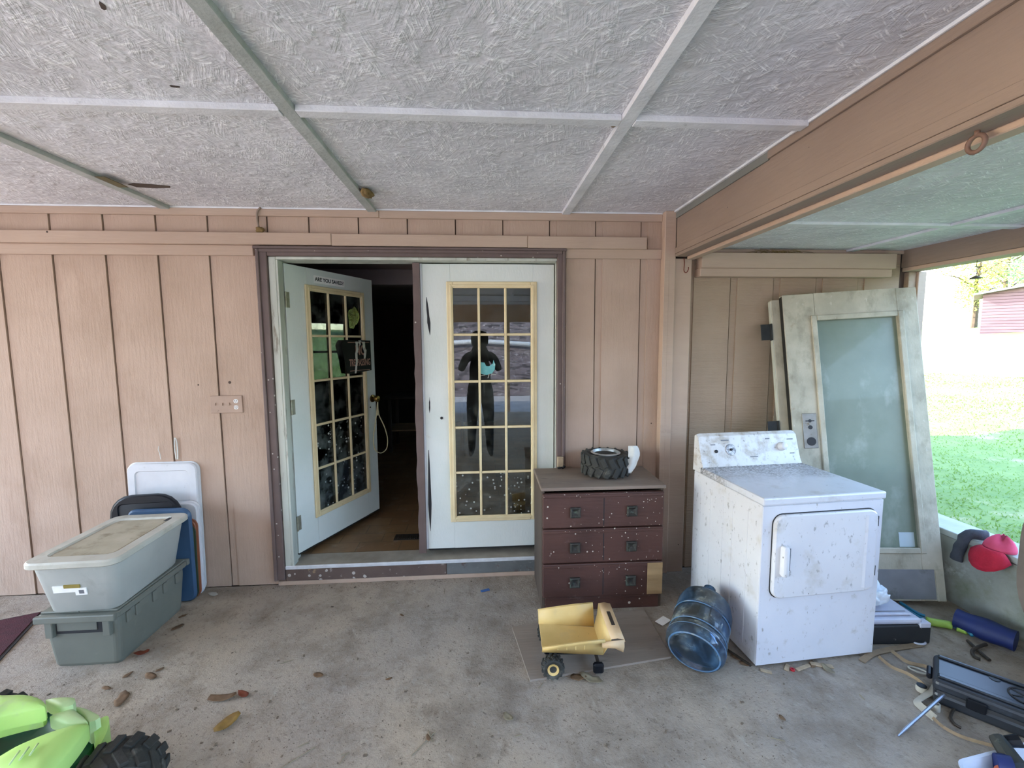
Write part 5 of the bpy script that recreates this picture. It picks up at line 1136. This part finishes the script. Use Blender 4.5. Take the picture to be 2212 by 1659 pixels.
for i, (x, y, s) in enumerate(((262, 1512, .09), (325, 1462, .07), (385, 1356, .055), (395, 1332, .04), (688, 1460, .05), (230, 1488, .04), (275, 1460, .04), (345, 1448, .035), (1690, 1552, .025), (840, 1468, .03), (868, 1330, .03), (925, 1595, .03), (1755, 1436, .05), (1590, 1422, .05), (1610, 1436, .045))):
    leaf(x, y, s, 'leaf', 'flat dull brown leaf scrap on the concrete', 'flat leaf scraps on the concrete', 20+i, curl=.12)
random.seed(31)
def stick(px, py, L, r, mat, label, nm, cat, group, a):
    p = F(px, py); bm = bmesh.new(); d = Vector((math.cos(a), math.sin(a), 0))*L/2; tube(bm, [-d+Vector((0, 0, r)), Vector((0, 0, r*1.1)), d+Vector((0, 0, r))], r, 5); o = finish(nm, bm, mat); o.location = (p.x, p.y, 0); tag(o, label, cat, group)
for (x, y, L, a) in ((915, 1607, .13, .9), (930, 1590, .06, 2), (640, 1640, .14, .7), (742, 1640, .05, 1.2), (745, 1630, .03, .3), (1168, 1482, .04, .9), (620, 1430, .06, .4), (960, 1278, .06, 1.6), (845, 1300, .05, .3), (1862, 1506, .03, 1.5), (1680, 1598, .05, -.4), (655, 1610, .04, .5), (1120, 1590, .03, .2), (1735, 1442, .05, 1.0)):
    stick(x, y, L, .0018, 'leaf_pale', 'thin dry straw stalk on the concrete', 'straw_stalk', 'straw', 'straw stalks on the concrete', a)
random.seed(44)
bm = bmesh.new()
for i in range(3600):
    if i < 2600: p = F(random.uniform(60, 1700), random.uniform(1265, 1650))
    else: p = Vector((random.uniform(-2.9, 1.2), -abs(random.gauss(0, .05))-.022, 0))
    if p.y > -.02 or (p.y > -.47 and .3 < p.x < 1.1) or (p.y > -.75 and p.x < -1.75) or (p.x > 1.2 and p.y > -1.0) or (p.y > -1.02 and .1 < p.x < 1.3): continue
    s = random.uniform(.0007, .0026)*(1+2.*(random.random() < .04)); a = random.uniform(0, 6.28); put(bm, (-s, -s*.6, 0), (s, s*.6, s*.5), 0, T(p.x, p.y, 0) @ Matrix.Rotation(a, 4, 'Z'))
o = finish('grit', bm, M('floor_grit', '7d6f5e', '5a4c3f', .9, vs=30)); tag(o, 'fine grit and crumbs scattered over the concrete', 'grit', kind='stuff')
p = F(1712, 1448); bm = bmesh.new(); lathe(bm, [(.010, 0), (.011, .008), (.006, .008), (.005, .003)], 12, None, True, True); o = finish('bottle_cap', bm, 'red_bit'); o.location = (p.x, p.y, 0); tag(o, 'tiny red plastic cap in front of the dryer', 'cap')
p = F(1048, 1276); o = box('plastic_scrap', (-.03, -.012, 0), (.03, .012, .006), 'blue_bit', None, .003); o.location = (p.x, p.y, 0); o.rotation_euler[2] = .3; tag(o, 'small blue plastic scrap on the floor below the sill', 'scrap')
p = F(460, 1284); leaf(460, 1284, .07, 'strap_pale', 'pale blue grey lint smear near the white lids', None, 61, 'lint', .05)
o = box('paper_scrap', (-.04, -.025, 0), (.04, .025, .0015), 'paper', None, 0); p = F(1432, 1345); o.location = (p.x, p.y, .0105); o.rotation_euler[2] = .6; tag(o, 'creased pale paper scrap between the dresser and the jug', 'paper')
for i, (x, y, L, w, a) in enumerate(((1735, 1437, .09, .02, .3), (1775, 1432, .10, .025, -.3), (1700, 1437, .05, .02, .8), (1655, 1445, .05, .02, -.5))):
    p = F(x, y+6); o = box('bark_chip', (-L/2, -w/2, 0), (L/2, w/2, .006), 'chip', None, .002); o.location = (p.x, p.y, 0); o.rotation_euler[2] = a; tag(o, 'flat pale bark chip along the front of the dryer', 'bark chip', 'bark chips before the dryer')
p = F(1585, 1410); o = box('wood_stick', (-.09, -.006, 0), (.09, .006, .012), 'iron', None, .002); o.location = (p.x-.01, p.y-.02, 0); o.rotation_euler[2] = 2.0; tag(o, 'dark stick between the water jug and the dryer', 'stick')

# ---- photographer, seen mirrored in the door panes
def figure():
    t = thing('person', 'person in dark clothes holding up a phone, mirrored in the door panes', 'person', (-.02, -3.18, 0))
    J = {}; V = []; E_ = []; R_ = []
    def j(n, p, r): J[n] = len(V); V.append(Vector(p)); R_.append(r); return n
    def e(a, b): E_.append((J[a], J[b]))
    j('pel', (0, 0, .92), (.16, .12)); j('waist', (0, 0, 1.08), (.15, .11)); j('chest', (0, .0, 1.28), (.17, .12)); j('neckb', (0, .0, 1.43), (.09, .08)); j('neck', (0, .01, 1.50), (.055, .055)); j('head0', (0, .02, 1.55), (.12, .125)); j('head1', (0, .02, 1.62), (.135, .145)); j('head2', (0, .015, 1.70), (.13, .14)); j('head3', (0, .01, 1.765), (.09, .10))
    for a, b in (('pel', 'waist'), ('waist', 'chest'), ('chest', 'neckb'), ('neckb', 'neck'), ('neck', 'head0'), ('head0', 'head1'), ('head1', 'head2'), ('head2', 'head3')): e(a, b)
    for s, n in ((-1, 'l'), (1, 'r')):
        j('sh'+n, (s*.19, 0, 1.39), (.07, .07)); j('el'+n, (s*.27, .06, 1.21), (.05, .05)); j('wr'+n, (s*.12, .18, 1.43), (.034, .03)); j('pm'+n, (s*.09, .20, 1.49), (.034, .02)); j('fg'+n, (s*.07, .215, 1.55), (.03, .014))
        e('neckb', 'sh'+n); e('sh'+n, 'el'+n); e('el'+n, 'wr'+n); e('wr'+n, 'pm'+n); e('pm'+n, 'fg'+n)
        j('hp'+n, (s*.10, 0, .86), (.10, .11)); j('kn'+n, (s*.12, .02, .48), (.07, .075)); j('an'+n, (s*.13, -.01, .09), (.05, .055)); j('tb'+n, (s*.14, .10, .045), (.045, .035)); j('te'+n, (s*.145, .16, .04), (.038, .026))
        e('pel', 'hp'+n); e('hp'+n, 'kn'+n); e('kn'+n, 'an'+n); e('an'+n, 'tb'+n); e('tb'+n, 'te'+n)
    me = bpy.data.meshes.new('body'); me.from_pydata(V, E_, []); o = bpy.data.objects.new('body', me); COL.objects.link(o); o.parent = t; me.materials.append(MT['dark_cloth'])
    m = o.modifiers.new('skin', 'SKIN'); 
    for i, r in enumerate(R_): me.skin_vertices[0].data[i].radius = r
    me.skin_vertices[0].data[0].use_root = True
    m = o.modifiers.new('sub', 'SUBSURF'); m.levels = m.render_levels = 2
    box('phone', (-.075, .222, 1.50), (.075, .230, 1.575), 'phone', t, .003)
figure()
